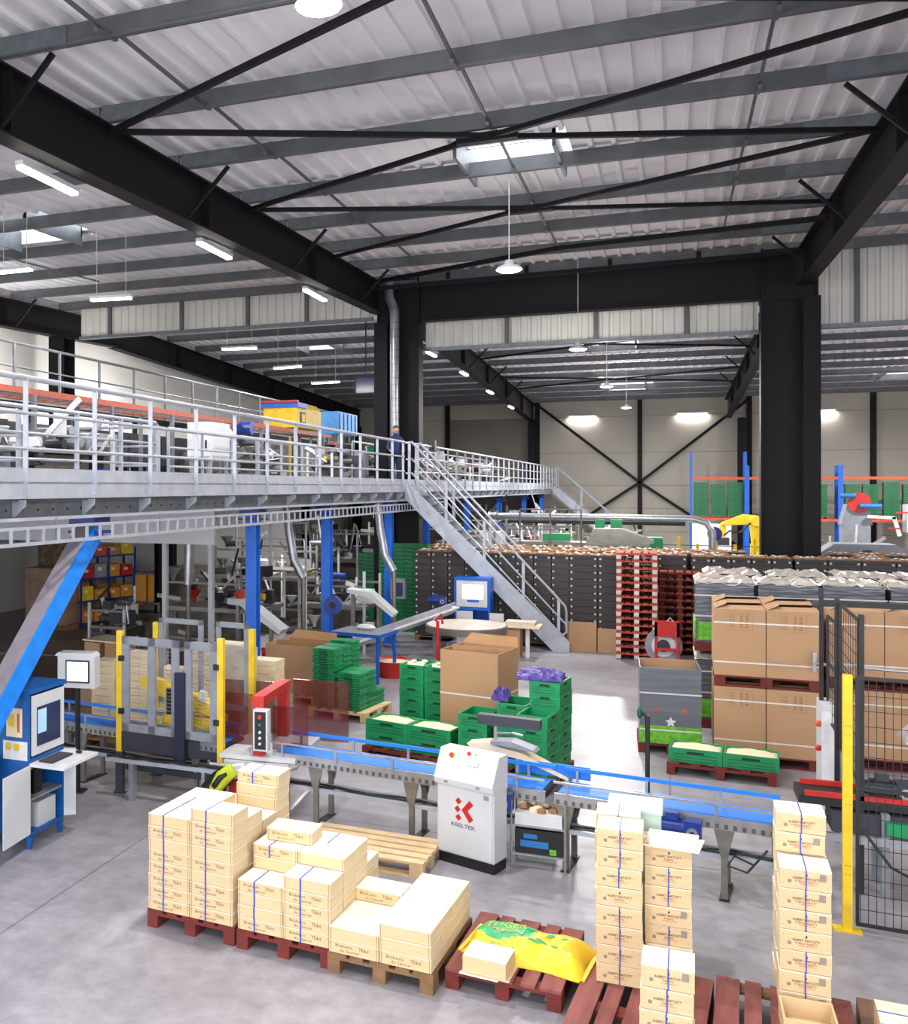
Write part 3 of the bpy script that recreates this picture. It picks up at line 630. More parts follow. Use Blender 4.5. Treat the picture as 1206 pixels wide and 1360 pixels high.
t = E('orange_conveyor', (-8.5, 15, 4.9), 'long orange overhead conveyor running behind the guardrail', 'conveyor')
M = Matrix.Translation((8.5, -15, -4.9))
for x in (-8.5, -9.1): MB(M).box((x-.03, 7, 4.82), (x+.03, 25, 4.91), OCONV).build('side_beam', t)
for k in range(60): MB(M).box((-9.05, 7.1+k*.3, 4.84), (-8.55, 7.14+k*.3, 4.88), GALV).build('roller', t)
for k in range(9):
    for x in (-8.47, -9.13): MB(M).box((x-.03, 7.5+k*2.1, DK), (x+.03, 7.56+k*2.1, 4.82), GALV).build('leg', t)
for i, (a, b, c, d, z1, col, lab, kw) in enumerate([
    (-10.9, 8.2, -9.5, 12.5, 4.55, DGREY, 'dark enclosed conveyor machine on the mezzanine at the left photo edge', dict(motor=True)),
    (-10.3, 13.7, -9.3, 15.4, 4.45, GREY, 'grey packing machine with white flat lid behind the guardrail', dict(top=WHITE, panels=2)),
    (-11.8, 13.2, -10.2, 20, 4.6, DGREY, 'dark long machine housing behind the orange conveyor', dict()),
    (-8.3, 16.2, -7.8, 17.0, 4.7, LGREY, 'pale upright machine cabinet before the black column', dict(panels=1)),
    (-10.3, 19.6, -9.5, 21.0, 4.3, DSTEEL, 'grey boxy machine left of the black column on the mezzanine', dict()),
    (-12.5, 22, -10.4, 27, 4.7, DSTEEL, 'dark machine row in the depth of the mezzanine', dict())]):
    machine(a, b, c, d, DK, z1, lab, col, **kw)
t = E('yellow_machine', (-9.1, 23.8, 5.0), 'yellow machine with blue top above the orange conveyor', 'machine')
MB().box((-.45, -.95, 0), (.45, .9, .5), YEL).prism([(-.45, .5), (.45, .5), (.3, .66), (-.3, .66)], -.3, .9, YEL).build('body', t, bevel=.02)
MB().box((-.5, -1.0, .5), (.5, -.3, .62), BLUE).box((-.5, -1.05, .62), (.5, -.95, .67), RED).build('blue_lid', t)
MB().box((.451, -.7, .1), (.47, -.35, .4), BLACK).box((.471, -.64, .15), (.475, -.41, .35), YEL).build('panel_sign', t)
for a in (-.5, .5):
    for b in (-.85, .8): MB().box((a*.8-.03, b-.03, DK-5.0), (a*.8+.03, b+.03, 0), YEL).build('leg', t)
t = E('blue_bin_stack', (-9.1, 27.2, 5.0), 'light blue plastic big box behind the yellow machine', 'bin')
MB().box((-.5, -1.2, 0), (.5, .6, .62), mat('light_blue_plastic', (80, 150, 220), .4)).build('body', t, bevel=.03)
for k in range(5): MB().box((.5, -1.1+k*.36, .05), (.53, -1.0+k*.36, .58), mat('light_blue_plastic', (0, 0, 0))).build('rib', t)
for a in (-.5, .5):
    for b in (-1.0, .5): MB().box((a*.8-.03, b-.03, DK-5), (a*.8+.03, b+.03, 0), GALV).build('support_leg', t)
tag(MB().tube([(-8.6, 19, 4.75), (-8.2, 19, 4.75)], .14, DBLUE, 14).tube([(-8.65, 19, 4.75), (-8.6, 19, 4.75)], .05, DBLUE, 8).build('drive_motor'), 'blue drum motor hanging below the orange conveyor', 'motor')
rigs_up = [(-8.3, 10.4, -7.7, 12.6, .85, 'dark conveyor frame on the mezzanine beside the cross guardrail', 31), (-8.3, 18.2, -7.75, 19.4, .95, 'small cluttered machine before the blue drum motor', 32), (-7.9, 21.6, -7.3, 22.9, .9, 'small machine beside the leaning person', 33)]
# upper walkway at the left wall
t = E('upper_walkway', (-12.6, 20, 5.25), 'narrow upper walkway with thin guardrail before the white wall', 'walkway')
M = Matrix.Translation((12.6, -20, -5.25))
MB(M).box((-13.2, 8, 5.2), (-12, 38, 5.25), GALV).build('deck', t)
for z, r in ((6.35, .03), (5.88, .018)): MB(M).tube([(-12, 8, z), (-12, 38, z)], r, GALV, 6).build('rail', t)
for k in range(20): MB(M).box((-12.025, 8.2+k*1.55, 5.2), (-11.975, 8.24+k*1.55, 6.35), GALV).build('post', t)
for k in range(7):
    for x in (-12.1, -13.1): MB(M).box((x-.05, 9+k*4.5, DK), (x+.05, 9.1+k*4.5, 5.2), DGREY).build('support', t)
machine(-15.8, 11, -13.5, 33, DK, 4.9, 'long dark machine enclosure below the upper walkway', DGREY, legs=False)
for k, y in enumerate((9.5, 14.5, 20.0, 26.5)):  # added fittings hidden by the enclosure, only to brighten the left wall
    t = E('tube_light', (-14.4, y, 4.94), 'added work light brightening the white wall from the dark enclosure, %s' % ORD[k], 'light fitting', 'added wall-facing work lights', rz=pi/2)
    MB().box((-.6, -.06, 0), (.6, .03, .1), LGREY).build('housing', t); MB().box((-.58, .031, .02), (.58, .04, .09), TGLOW).build('diffuser', t); light('tube_lamp', 'AREA', (0, .06, .1), 75, 1.1, .12, rot=(radians(115), 0, 0), parent=t)
machine(-7.2, 23.0, -6.95, 23.4, DK, 4.4, 'slim grey control cabinet at the duct foot', GREY, legs=False, panels=1, cat='cabinet')
# ================================================================== PALLETS AND BOXES IN FRONT
def pallet(x, y, deg, w, d, m, lab, z=0, boards='y', m2=None, name='pallet', group=None, nb=5, h=.144):
    """w along local x (front), d along local y; boards run along 'x' or 'y'"""
    m2 = m2 or m; t = E(name, (x, y, z), lab, 'pallet', group, radians(deg)); k = h/.144
    def B(a, b, c, dd, e, f, mm, nm): MB().box((a, c, e*k), (b, dd, f*k), mm).build(nm, t, bevel=.003)
    W = .095
    if boards == 'y':
        for i in range(3): xx = (w-W)*i/2; B(xx, xx+W, 0, d, 0, .02, m, 'bottom_board')
        for i in range(3):
            for j in range(3): xx = (w-W)*i/2; yy = (d-.13)*j/2; B(xx, xx+W, yy, yy+.13, .02, .1, m, 'block')
        for j in range(3): yy = (d-.13)*j/2; B(0, w, yy, yy+.13, .1, .122, m, 'cross_board')
        for i in range(nb):
            bw = [.145, .1, .145, .1, .145][i % 5] if nb == 5 else .09
            xx = (w-bw)*i/(nb-1); B(xx, xx+bw, 0, d, .122, .144, m2, 'deck_board')
    else:
        for i in range(3): yy = (d-W)*i/2; B(0, w, yy, yy+W, 0, .02, m, 'bottom_board')
        for i in range(3):
            for j in range(3): yy = (d-W)*i/2; xx = (w-.13)*j/2; B(xx, xx+.13, yy, yy+W, .02, .1, m, 'block')
        for j in range(3): xx = (w-.13)*j/2; B(xx, xx+.13, 0, d, .1, .122, m, 'cross_board')
        for i in range(nb): bw = .1; yy = (d-bw)*i/(nb-1); B(0, w, yy, yy+bw, .122, .144, m2, 'deck_board')
    return t
BW, BD, BH = .378, .243, .095
def endive(name, kind):
    """kind: s=stencilled, p=plain ; strap flag"""
    t = E(name, (0, 0, 0), 'x', 'box')
    mb = MB().box((.004, .004, 0), (BW-.004, BD-.004, .003), SEAM).box((0, 0, .003), (BW, BD, BH-.006), POPLAR, front=POPLAR2).box((-.001, -.001, BH-.006), (BW+.001, BD+.001, BH-.0005), POPLID)
    if 's' in kind:
        mb.text('Brabants', (.115, -.002, .062), .032, INK, w=.13).text('TE&d', (.265, -.002, .06), .036, INK, w=.075).text('de Savour', (.16, -.002, .03), .03, INK, w=.15)
    mb.box((.012, -.0015, .0), (.0145, -.0005, BH), INK).box((BW-.0145, -.0015, 0), (BW-.012, -.0005, BH), INK)
    mb.build('box_body', t)
    if 't' in kind:
        MB().box((.134, -.004, 0), (.145, 0, BH), STRAP).box((.134, -.004, BH), (.145, BD, BH+.0015), STRAP).build('strap', t)
    return t
END = {k: endive('endive_box', k) for k in ('s', 'p', 'st', 'pt')}
def endive_stack(o, deg, cols, colnames, pname, lifts=None):
    for ci, rows in enumerate(cols):
        for ri, n in enumerate(rows):
            for k in range(n):
                u = ci*(BW+.008)+.01+random.uniform(-.003, .003)+(lifts or {}).get((ci, ri), 0); v = ri*(BD+.007)+.004+random.uniform(-.003, .004)
                vis = ri == 0
                s = 's' if random.random() < .72 else 'p'
                if k == n-1 and random.random() < .5: s = 'p'
                if vis or k == n-1: st = 't' if (ci+ri*2+len(pname)) % 3 != 2 or vis else ''
                else: st = ''
                if pname.startswith('brown'): st = ''
                p = wp(o, deg, u, v)
                lab = 'cream wooden box, %s, %s %s, on the %s' % (lvl(k, n), ['front row', 'second row', 'third row', 'back row'][ri], colnames[ci], pname)
                q = dup(END[s+st], (p[0], p[1], .144+k*BH), radians(deg)+random.uniform(-.006, .006), lab, 'cream wooden boxes on the %s' % pname)
    return
D = -4.5
O1, O2, O3 = (-3.87, 6.86), (-3.06, 6.79), (-2.30, 6.70)
pallet(O1[0], O1[1], D, .79, 1.02, RPAL, 'red wooden pallet under the tallest stack of cream boxes')
pallet(O2[0], O2[1], D, .79, 1.02, RPAL, 'dark red wooden pallet under the middle stack of cream boxes')
pallet(O3[0], O3[1], D, .79, 1.02, BPAL, 'brown wooden pallet under the low stack of cream boxes')
endive_stack(O1, D, [[8, 8, 8, 7], [9, 8, 7, 9]], ['left column', 'right column'], 'first red pallet')
endive_stack(O2, D, [[4, 6, 6, 5], [5, 6, 6, 4]], ['left column', 'right column'], 'second red pallet')
endive_stack(O3, D, [[2, 2, 3, 1], [3, 3, 3, 3]], ['left column', 'right column'], 'brown pallet')
p = wp(O2, D, .07, .37); dup(END['s'], (p[0], p[1], .144+6*BH+.001), radians(D+4), 'single cream box lying loose on top of the second red pallet load', 'loose cream boxes')
p = wp(O1, D, .40, .77); dup(END['st'], (p[0], p[1], .144+9*BH+.001), radians(D+2), 'loose cream box crowning the far corner of the tallest stack', 'loose cream boxes')
for r in END.values(): kill(r)
# pallet 4 with the sack and a loose crate
pallet(-1.46, 6.79, -4, .79, 1.0, RPAL, 'worn red pallet carrying the yellow sack', m2=RPAL2)
t = E('loose_box', (-1.33, 6.76, .144), 'single open-topped cream wooden box lying upside down before the yellow sack', 'box', rz=radians(-6))
MB().box((-.01, .0, 0), (.32, .25, .012), POPLAR).box((0, -.01, .013), (.3, .24, .125), POPLAR2, top=POPLID).build('box_body', t, bevel=.003)
MB().box((-.02, -.03, .002), (.25, .0, .008), POPLID).build('loose_lid', t)
def sack():
    t = E('sack', (-1.4, 7.04, .146), 'yellow plastic sack with green leaf print on the red pallet', 'sack', rz=radians(-9)); w, d = .84, .52; nx, ny = 40, 24; vs = []; fs = []; rnd = random.Random(3)
    def hh(i, j):
        u, v = i/nx, j/ny; e = min(u, 1-u)*w; f = min(v, 1-v)*d
        k = (1-math.exp(-e/.05))*(1-math.exp(-f/.06)); return .01+.115*k*(1+.09*sin(u*14+v*3)+.07*sin(v*17+u*5)+.04*sin(u*31-v*9))
    for side in (0, 1):
        for j in range(ny+1):
            for i in range(nx+1):
                u, v = i/nx, j/ny; z = hh(i, j) if side == 0 else .0
                vs.append((u*w+.01*sin(v*9), v*d+.012*sin(u*11), z))
    n = (nx+1)*(ny+1)
    for j in range(ny):
        for i in range(nx):
            a = j*(nx+1)+i; fs.append((a, a+1, a+nx+2, a+nx+1)); fs.append((n+a, n+a+nx+1, n+a+nx+2, n+a+1))
    for i in range(nx): fs.append((i, n+i, n+i+1, i+1)); a = ny*(nx+1)+i; fs.append((a, a+1, n+a+1, n+a))
    for j in range(ny): a = j*(nx+1); fs.append((a, a+nx+1, n+a+nx+1, n+a)); a += nx; fs.append((a, n+a, n+a+nx+1, a+nx+1))
    mb = MB(); mb.add(vs, fs, BAGY)
    # printed patch on the same surface
    gi = mb.mi(BAGG)
    for q, f in enumerate(mb.f):
        c = [sum(mb.v[k][a] for k in f)/4 for a in range(3)]
        if c[2] > .02 and ((c[0]-.23)/.2)**2+((c[1]-.3)/.16)**2 < 1.05 and f[0] < n: mb.m[q] = gi
    def surf(x, y): return hh(min(nx, max(0, x/w*nx)), min(ny, max(0, y/d*ny)))+.004
    def flat(vs2, fs2, m, cx, cy, k, rot=0):
        mb.add([(cx+k*(x*cos(rot)-y*sin(rot)), cy+k*(x*sin(rot)+y*cos(rot)), surf(cx+k*(x*cos(rot)-y*sin(rot)), cy+k*(x*sin(rot)+y*cos(rot)))) for x, y in vs2], fs2, m)
    for cx, cy, k, rot in ((.42, .34, .09, .3), (.52, .22, .1, -.3), (.56, .32, .08, .8), (.62, .19, .08, -.7), (.48, .17, .1, .1), (.66, .3, .06, .2)):
        flat([(-.5, 0), (-.2, .2), (.2, .2), (.5, 0), (.2, -.2), (-.2, -.2)], [(0, 5, 4, 3, 2, 1)], BAGG, cx, cy, k, rot)
    for txt, cx, cy, k, m in (('TUGER', .23, .34, .1, YEL), ('GREEN', .23, .25, .1, YEL), ('TUGERA', .28, .08, .05, BAGG)):
        g, gf, gw = glyphs(txt); flat([(x-gw/2, y-.3) for x, y, _ in g], gf, m, cx, cy, k)
    mb.build('sack_body', t, smooth=True)
    MB().box((w, .02, .0), (w+.03, d-.02, .012), BAGY).build('end_seam', t)
    MB().box((-.03, .02, .0), (0, d-.02, .012), BAGY).build('end_seam', t)
sack()
# pallets 5-7 and the branded crates
pallet(-.66, 6.03, -6, .80, 1.35, RPAL, 'red pallet with weathered boards under the two left crate towers', m2=RPAL2)
pallet(.20, 5.98, -4, .80, 1.4, BPAL, 'weathered brown pallet under the tallest crate tower', m2=RPAL2)
pallet(1.04, 6.0, -4, .8, 1.4, BPAL, 'weathered brown pallet at the bottom right photo edge', m2=BPAL2)
AW, AD, AH = .292, .262, .1315
def abox(kind):
    t = E('potato_crate', (0, 0, 0), 'x', 'crate')
    mb = MB().box((.004, .004, 0), (AW-.004, AD-.004, .004), SEAM).box((0, 0, .004), (AW, AD, AH-.006), POPLAR, front=POPLAR2).box((-.001, -.001, AH-.006), (AW+.001, AD+.001, AH-.0005), POPLID)
    if 'n' not in kind:
        mb.text('ALBERT BARTLETT', (.15, -.002, .075), .022, INKB, w=.155).text('PURPLE MAJESTY' if 'm' in kind else 'FARMS', (.15, -.002, .055), .018, INKR, w=.125 if 'm' in kind else .06)
        mb.text('GROWN FOR FLAVOUR', (.155, -.002, .04), .01, INKR, w=.09)
        mb.cyl((0, 0, 0), .012, .001, INKG, 10, T=Matrix.Translation((.055, -.0015, .05)) @ Matrix.Rotation(pi/2, 4, 'X'))
        mb.add([(.145, -.002, .092), (.155, -.002, .09), (.157, -.002, .103), (.148, -.002, .11)], [(0, 1, 2, 3)], INKB)
    if 'l' in kind:
        mb.box((.225, -.0025, .07), (.262, -.001, .115), INKG)
    for x in (.02, .27): mb.box((x-.001, -.002, .03), (x+.001, 0, .034), INKB).box((x-.001, -.002, .1), (x+.001, 0, .104), INKB)
    mb.build('crate_body', t)
    if 't' in kind: MB().box((.145, -.005, 0), (.152, 0, AH), STRAP).box((.145, -.005, AH), (.152, AD, AH+.0015), STRAP).build('strap', t)
    return t
AB = {k: abox(k) for k in ('ft', 'f', 'fl', 'flt', 'mt', 'mlt', 'm', 'nt')}
def tower(x, y, deg, n, kinds, where, jit=.006, z=.144, w=None):
    for k in range(n):
        kd = kinds[k % len(kinds)]
        a = radians(deg)+random.uniform(-.02, .02)
        dup(AB[kd], (x+random.uniform(-jit, jit), y+random.uniform(-jit, jit), z+k*AH), a, 'pale wooden crate, %s, %s' % (lvl(k, n), where), 'crates in the '+where)
tower(-.465, 6.97, 0, 8, ['ft', 'ft', 'ft', 'ft', 'f', 'ft'], 'front tower at left on the red pallet')
tower(-.49, 7.26, 0, 8, ['nt'], 'tower hidden behind the left tower')
tower(-.155, 7.1, 0, 7, ['ft', 'fl', 'flt', 'fl', 'ft', 'ft', 'f'], 'second tower from left, loose lids on top')
tower(-.165, 6.2, -2, 4, ['ft', 'ft', 'ft', 'flt'], 'short tower nearest the camera')
tower(.655, 7.03, -1, 7, ['mlt', 'mlt', 'mlt', 'm', 'mlt'], 'front half of the tallest tower')
tower(.66, 7.33, -1, 9, ['mt', 'mt', 'mt', 'mt', 'mt', 'mt', 'mt', 'mlt', 'mt'], 'rear half of the tallest tower')
for i, (dx, dy, r) in enumerate([(-.02, .02, -.12), (.0, .0, .05), (.03, -.015, -.16), (.015, .02, -.08)]):
    o = MB().box((0, 0, 0), (.32, .27, .007), POPLID).build('plywood_sheet', loc=(-.17+dx, 7.08+dy, .144+7*AH+i*.0085+.001), rz=r)
    tag(o, 'thin pale wooden lid, %s of the loose pile on the second tower' % ['lowest', 'second', 'third', 'top'][i], 'lid', 'loose lids on the second crate tower')
t = E('lining_box', (-.42, 7.55, .0), 'pale mint box behind the left crate tower', 'box')
MB().box((0, 0, 0), (.36, .34, 1.14), mat('mint_plastic', (206, 232, 220), .4)).build('box_body', t, bevel=.02); MB().box((-.01, -.01, 1.14), (.37, .35, 1.16), mat('mint_plastic', (0, 0, 0))).build('lid', t)
t = E('open_crate', (.64, 6.66, .144), 'open empty wooden crate at the foot of the tallest tower', 'crate')
mb = MB().box((0, 0, 0), (.3, .3, .01), POPLAR2)
for a, b in (((0, 0), (.3, .012)), ((0, .288), (.3, .3)), ((0, .012), (.012, .288)), ((.288, .012), (.3, .288))): mb.box((a[0], a[1], .01), (b[0], b[1], .13), POPLAR2)
mb.build('crate_body', t); MB().box((.02, .02, .012), (.28, .2, .016), POPLID).build('liner', t)
t = E('handle_crate', (1.17, 6.78, .144), 'wooden crate with a slot handle at the bottom right photo edge', 'crate', rz=radians(-3))
MB().box((0, 0, 0), (.4, .3, .15), POPLAR2, top=POPLID).box((.13, -.003, .085), (.22, .0, .105), DARKHOLE).build('crate_body', t)
MB().box((-.001, .14, .151), (.401, .15, .153), STRAP).build('strap', t)
o = MB().box((0, 0, 0), (.05, .25, .09), POPLID).build('timber_offcut', loc=(.14, 6.16, .144), rz=.1); tag(o, 'pale wooden slat leaning beside the short near tower', 'slat')
for r in AB.values(): kill(r)
pallet(-3.28, 8.62, -2.5, 1.24, .66, WPAL, 'new pale wooden pallet left of the grey control cabinet', boards='x', nb=5)
# control cabinet
t = E('control_cabinet', (-2.03, 9.08, 0), 'light grey sloped control cabinet with red logo beside the conveyor', 'cabinet', rz=radians(-19))
w, d = .59, .25
MB().box((.01, .02, 0), (w-.01, d, .1), BLACK).build('plinth', t)
MB().box((0, .01, .1), (w, d, .76), LGREY).build('body', t, bevel=.006)
mb = MB(); poly = [(-.03, .74), (-.045, .80), (.08, 1.05), (.25, 1.05), (.25, .74)]
vs = [(x, y, z) for x in (-.01, w+.01) for y, z in poly]; mb.add(vs, [(0, 1, 2, 3, 4), (9, 8, 7, 6, 5)]+[(i, 5+i, 5+(i+1) % 5, (i+1) % 5) for i in range(5)], LGREY); mb.build('console', t, bevel=.006)
MB().box((.015, .0, .115), (w-.015, .009, .735), LGREY).build('door', t, bevel=.003)
n = Vector((0, -.27, .145)).normalized()
def onslope(u, s): return Vector((u, -.045+.145*s, .80+.27*s))+n*.0
sl = atan2(.27, .145)
def slT(u, s): return Matrix.Translation(onslope(u, s)) @ Matrix.Rotation(sl, 4, 'X')
MB().cyl((0, 0, 0), .028, .012, YEL, 14, T=slT(.13, .72)).cyl((0, 0, .012), .02, .02, RED, 14, T=slT(.13, .72)).build('emergency_stop', t)
MB().cyl((0, 0, 0), .02, .015, RED, 12, T=slT(.3, .86)).build('red_button', t); MB().cyl((0, 0, 0), .01, .01, GREY, 12, T=slT(.37, .86)).build('small_button', t)
MB().box((-.06, -.035, 0), (.06, .035, .006), GREY, T=slT(.36, .6)).box((-.05, -.026, .006), (.05, .026, .008), SCREEN, T=slT(.36, .6)).build('display', t)
for u in (.12, .45): MB().box((u-.015, -.05, .765), (u+.015, -.034, .785), ALU).build('lock', t)
mb = MB(); K = .052
def dia(cx, cz, r): mb.add([(cx-r, -.0035, cz), (cx, -.0035, cz-r), (cx+r, -.0035, cz), (cx, -.0035, cz+r)], [(0, 1, 2, 3)], RED)
cx, cz = .24, .53
dia(cx-.01, cz+.075, .032); dia(cx-.01, cz-.075, .032); dia(cx-.02, cz, .033)
mb.add([(cx+.022, -.0035, cz), (cx+.105, -.0035, cz+.1), (cx+.145, -.0035, cz+.065), (cx+.085, -.0035, cz), (cx+.145, -.0035, cz-.07), (cx+.105, -.0035, cz-.105)], [(0, 3, 2, 1), (0, 5, 4, 3)], RED)
mb.text('KEELTEK', (.28, -.0035, .385), .05, BLACK, w=.25); mb.build('logo', t)
MB().box((w-.1, -.003, .665), (w-.05, -.001, .705), GREY).build('type_plate', t)
# ================================================================== CONVEYOR LINE
CD = -6.8
co = (-3.86, 9.80)
def motor(T, parent, nm='motor', col=DBLUE, L=.2, r=.065):
    mb = MB(T)
    mb.tube([(-L, 0, 0), (0, 0, 0)], r, col, 16).tube([(-L-.05, 0, 0), (-L, 0, 0)], r*.9, col, 16)
    for k in range(12): a = 2*pi*k/12; mb.box((-L+.01, -.004, r-.002), (-.02, .004, r+.012), col, T=Matrix.Rotation(a, 4, 'X'))
    mb.box((-L*.75, -.045, r), (-L*.25, .045, r+.06), col).box((0, -.06, -.09), (.13, .07, .07), col)
    m = mb.build(nm, parent)
    MB(T).tube([(.065, -.06, -.02), (.065, -.085, -.02)], .045, ALU, 14).tube([(.065, -.085, -.02), (.065, -.095, -.02)], .022, BLACK, 12).build('output_flange', m)
    return m
def belt_section(u0, u1, z, lab, legs, mots, w=.40, near_guard=True):
    p = wp(co, CD, u0, 0); L = u1-u0; t = E('belt_conveyor', (p[0], p[1], 0), lab, 'conveyor', None, radians(CD)); h = w/2
    MB().box((.03, -h+.02, z-.03), (L-.03, h-.012, z+.008), BELT).build('belt', t, bevel=.01)
    for s in (-1, 1):
        MB().box((0, s*h-.012, z-.1), (L, s*h+.012, z+.004), ALU).build('side_frame', t)
        MB().box((0, s*(h+.03)-.008, z+.1), (L, s*(h+.03)+.008, z+(.118 if s < 0 else .135)), ALU if s < 0 else BELT).build('guide_rail', t)
    k = 0
    while k*.62 < L-.1:
        u = .12+k*.62
        for s in (-1, 1): MB().box((u-.012, s*(h+.02)-.008, z-.03), (u+.012, s*(h+.02)+.008, z+.11), ALU).build('rail_bracket', t)
        k += 1
    MB().tube([(.03, -h, z-.04), (.03, h, z-.04)], .04, BLACK, 12).build('end_roller', t); MB().tube([(L-.03, -h, z-.04), (L-.03, h, z-.04)], .04, BLACK, 12).build('end_roller', t)
    mb = MB()
    for s in range(int(L/.07)): mb.box((s*.07+.02, -h-.016, z-.09), (s*.07+.05, -h-.012, z-.05), DSTEEL)
    tag(mb.build('chain_comb', t), kind='stuff')
    for u in legs:
        MB().box((u-.025, -h, 0), (u+.025, -h+.04, z-.25), STEEL).build('leg', t); MB().box((u-.025, h-.04, 0), (u+.025, h, z-.25), STEEL).build('leg', t)
        for q0 in (-h-.01, h-.015): MB().prism([(u-.03, z-.32), (u+.03, z-.32), (u+.08, z-.1), (u-.08, z-.1)], q0, q0+.025, STEEL).build('leg_head', t)
        MB().box((u-.04, -h-.02, 0), (u+.04, h+.02, .012), BLACK).build('foot', t)
    for u in mots: motor(Matrix.Translation((u, -h-.1, z-.1)), t)
    # cable trough with hoses
    MB().box((0, -h+.02, .34), (L, -h+.05, .38), GALVL).box((0, -h+.2, .34), (L, -h+.23, .38), GALVL).build('cable_trough', t)
    for j in range(3): MB().tube([(L*q/12, -h+.07+j*.04, .375+.012*sin(q*1.7+j*2)) for q in range(13)], .011, BLACK, 6).build('cable', t)
    return t
belt_section(-.02, 2.84, .70, 'long blue belt conveyor running behind the grey control cabinet', [.5, 1.55, 2.35], [2.45])
belt_section(2.92, 4.75, .70, 'right blue belt conveyor section behind the crate towers', [.1, 1.42], [1.12])
belt_section(-3.9, -.62, .70, 'left blue belt conveyor passing through the yellow-posted cage', [.8, 1.3, 2.9], [.85])
# deflector blade over the far rail
p = wp(co, CD, 2.5, .3); t = E('sorting_machine', (p[0], p[1], .0), 'small sorting unit with dark scanner bar over the conveyor', 'machine', rz=radians(CD))
MB().box((-.45, -.02, 1.13), (.17, .08, 1.23), DGREY).build('scanner_bar', t, bevel=.01)
MB().tube([(-.28, .03, 1.13), (-.28, .03, .72)], .02, ALU, 8).tube([(-.28, .03, 1.05), (-.1, -.02, 1.08), (.0, .0, 1.06)], .012, ALU, 6).build('stand', t)
MB().prism([(-.55, .93), (-.35, .97), (-.2, .93), (.0, .9), (.45, .72), (.45, .69), (.0, .84), (-.5, .88)], -.05, .13, CREAM).build('chute', t)
MB().prism([(-.3, .99), (-.1, 1.01), (.12, .95), (.15, .93), (-.3, .96)], -.08, .1, GREY).build('cover_plate', t)
for x in (-.4, .3): MB().box((x-.02, .12, 0), (x+.02, .16, .86 if x < 0 else .76), STEEL).build('leg', t)
p = wp(co, CD, 2.55, .26); tag(MB().box((-.1, 0, .72), (.6, .02, .84), BELT).box((-.1, -.03, .705), (-.07, .0, .84), ALU).build('deflector_plate', loc=(p[0], p[1], 0), rz=radians(CD)), 'blue deflector plate standing on the far conveyor rail', 'plate')
# chain plates and box under the conveyor
t = E('box_rack', (-1.34, 9.3, 0), 'small wire rack holding two printed cartons under the conveyor', 'rack')
for a in (-.02, .46):
    for b in (-.12, .2): MB().tube([(a, b, 0), (a, b, .62)], .01, ALU, 6).build('leg', t)
MB().box((-.02, -.12, .12), (.46, .2, .135), ALU).build('shelf', t); MB().box((-.02, -.12, .38), (.46, .2, .395), ALU).build('shelf', t)
t = E('carton', (-1.33, 9.2, .135), 'dark carton with blue print on the lower rack shelf', 'box')
MB().box((0, 0, 0), (.42, .26, .22), BLACK).box((.05, -.002, .06), (.3, 0, .12), CYAN).box((.08, -.002, .14), (.2, 0, .18), CYAN).box((.31, -.003, .01), (.37, 0, .06), LETT).build('carton_body', t)
t = E('carton', (-1.33, 9.2, .395), 'white and blue tray of roots on the upper rack shelf', 'box')
MB().box((0, 0, 0), (.42, .26, .11), LGREY).box((.41, .01, .02), (.422, .25, .1), CYAN).build('tray', t)
mb = MB(); rnd = random.Random(5)
for k in range(16): mb.blob((.04+rnd.random()*.34, .04+rnd.random()*.18, .12+rnd.random()*.04), (.05, .035, .03), ROOTS if k % 2 else CREAM, 7)
tag(mb.build('roots', t), kind='stuff')
# black stand post beside conveyor
t = E('sensor_stand', (-.2, 9.98, 0), 'thin black post with dark green reflector beside the conveyor', 'stand')
MB().tube([(0, 0, 0), (0, 0, 1.32)], .022, BLACK, 10).build('post', t); MB().cyl((0, 0, 0), .1, .02, BLACK, 14).build('foot', t)
MB().tube([(0, 0, 1.3), (-.05, 0, 1.35)], .015, BLACK, 8).blob((-.07, 0, 1.34), (.025, .03, .06), mat('bottle_green', (16, 80, 76), .3), 10).build('reflector', t)
# ---- red portal wrapper machine
t = E('strapping_machine', (-4.05, 9.62, 0), 'red portal strapping machine with tinted red guards over the conveyor', 'machine', rz=radians(4))
for y in (-.05, .8): MB().box((-.06, y-.045, .0), (.06, y+.045, 1.26), RED).build('upright', t)
MB().box((-.065, -.1, 1.2), (.065, .86, 1.29), RED).build('top_beam', t)
MB().box((-.32, -.12, .0), (.32, .0, .62), RED).build('front_base', t); MB().box((-.42, -.14, .62), (.42, .86, .66), LGREY).build('table', t)
MB().box((-.36, -.17, .42), (.36, -.121, .61), LGREY).build('white_cover', t)
MB().box((-.02, -.2, .74), (.14, -.1, 1.17), LGREY).box((.0, -.206, .76), (.12, -.2, 1.15), BLACK).build('control_box', t)
for k, (z, c) in enumerate([(1.1, RED), (1.02, GREEN), (.94, WHITE), (.88, WHITE), (.82, WHITE)]): MB().cyl((0, 0, 0), .024 if k == 0 else .014, .02, c, 10, T=Matrix.Translation((.06, -.206, z)) @ Matrix.Rotation(pi/2, 4, 'X')).build('button', t)
for (x0, x1, y, z0, z1) in ((-.62, -.08, .3, .66, 1.22), (.07, .47, .18, .66, 1.14), (.1, .75, .86, .62, 1.3), (-.8, .0, .86, .62, 1.25)):
    MB().box((x0, y-.005, z0), (x1, y+.005, z1), GLASSR).build('tinted_guard', t)
MB().tube([(-.5, -.25, .6), (-.45, -.32, .6), (.38, -.32, .6), (.45, -.2, .6), (.45, .0, .62)], .018, ALU, 8).build('bumper_rail', t, smooth=True)
MB().tube([(-.1, .02, .7), (-.1, .02, 1.2)], .01, ALU, 6).build('guide_rod', t)
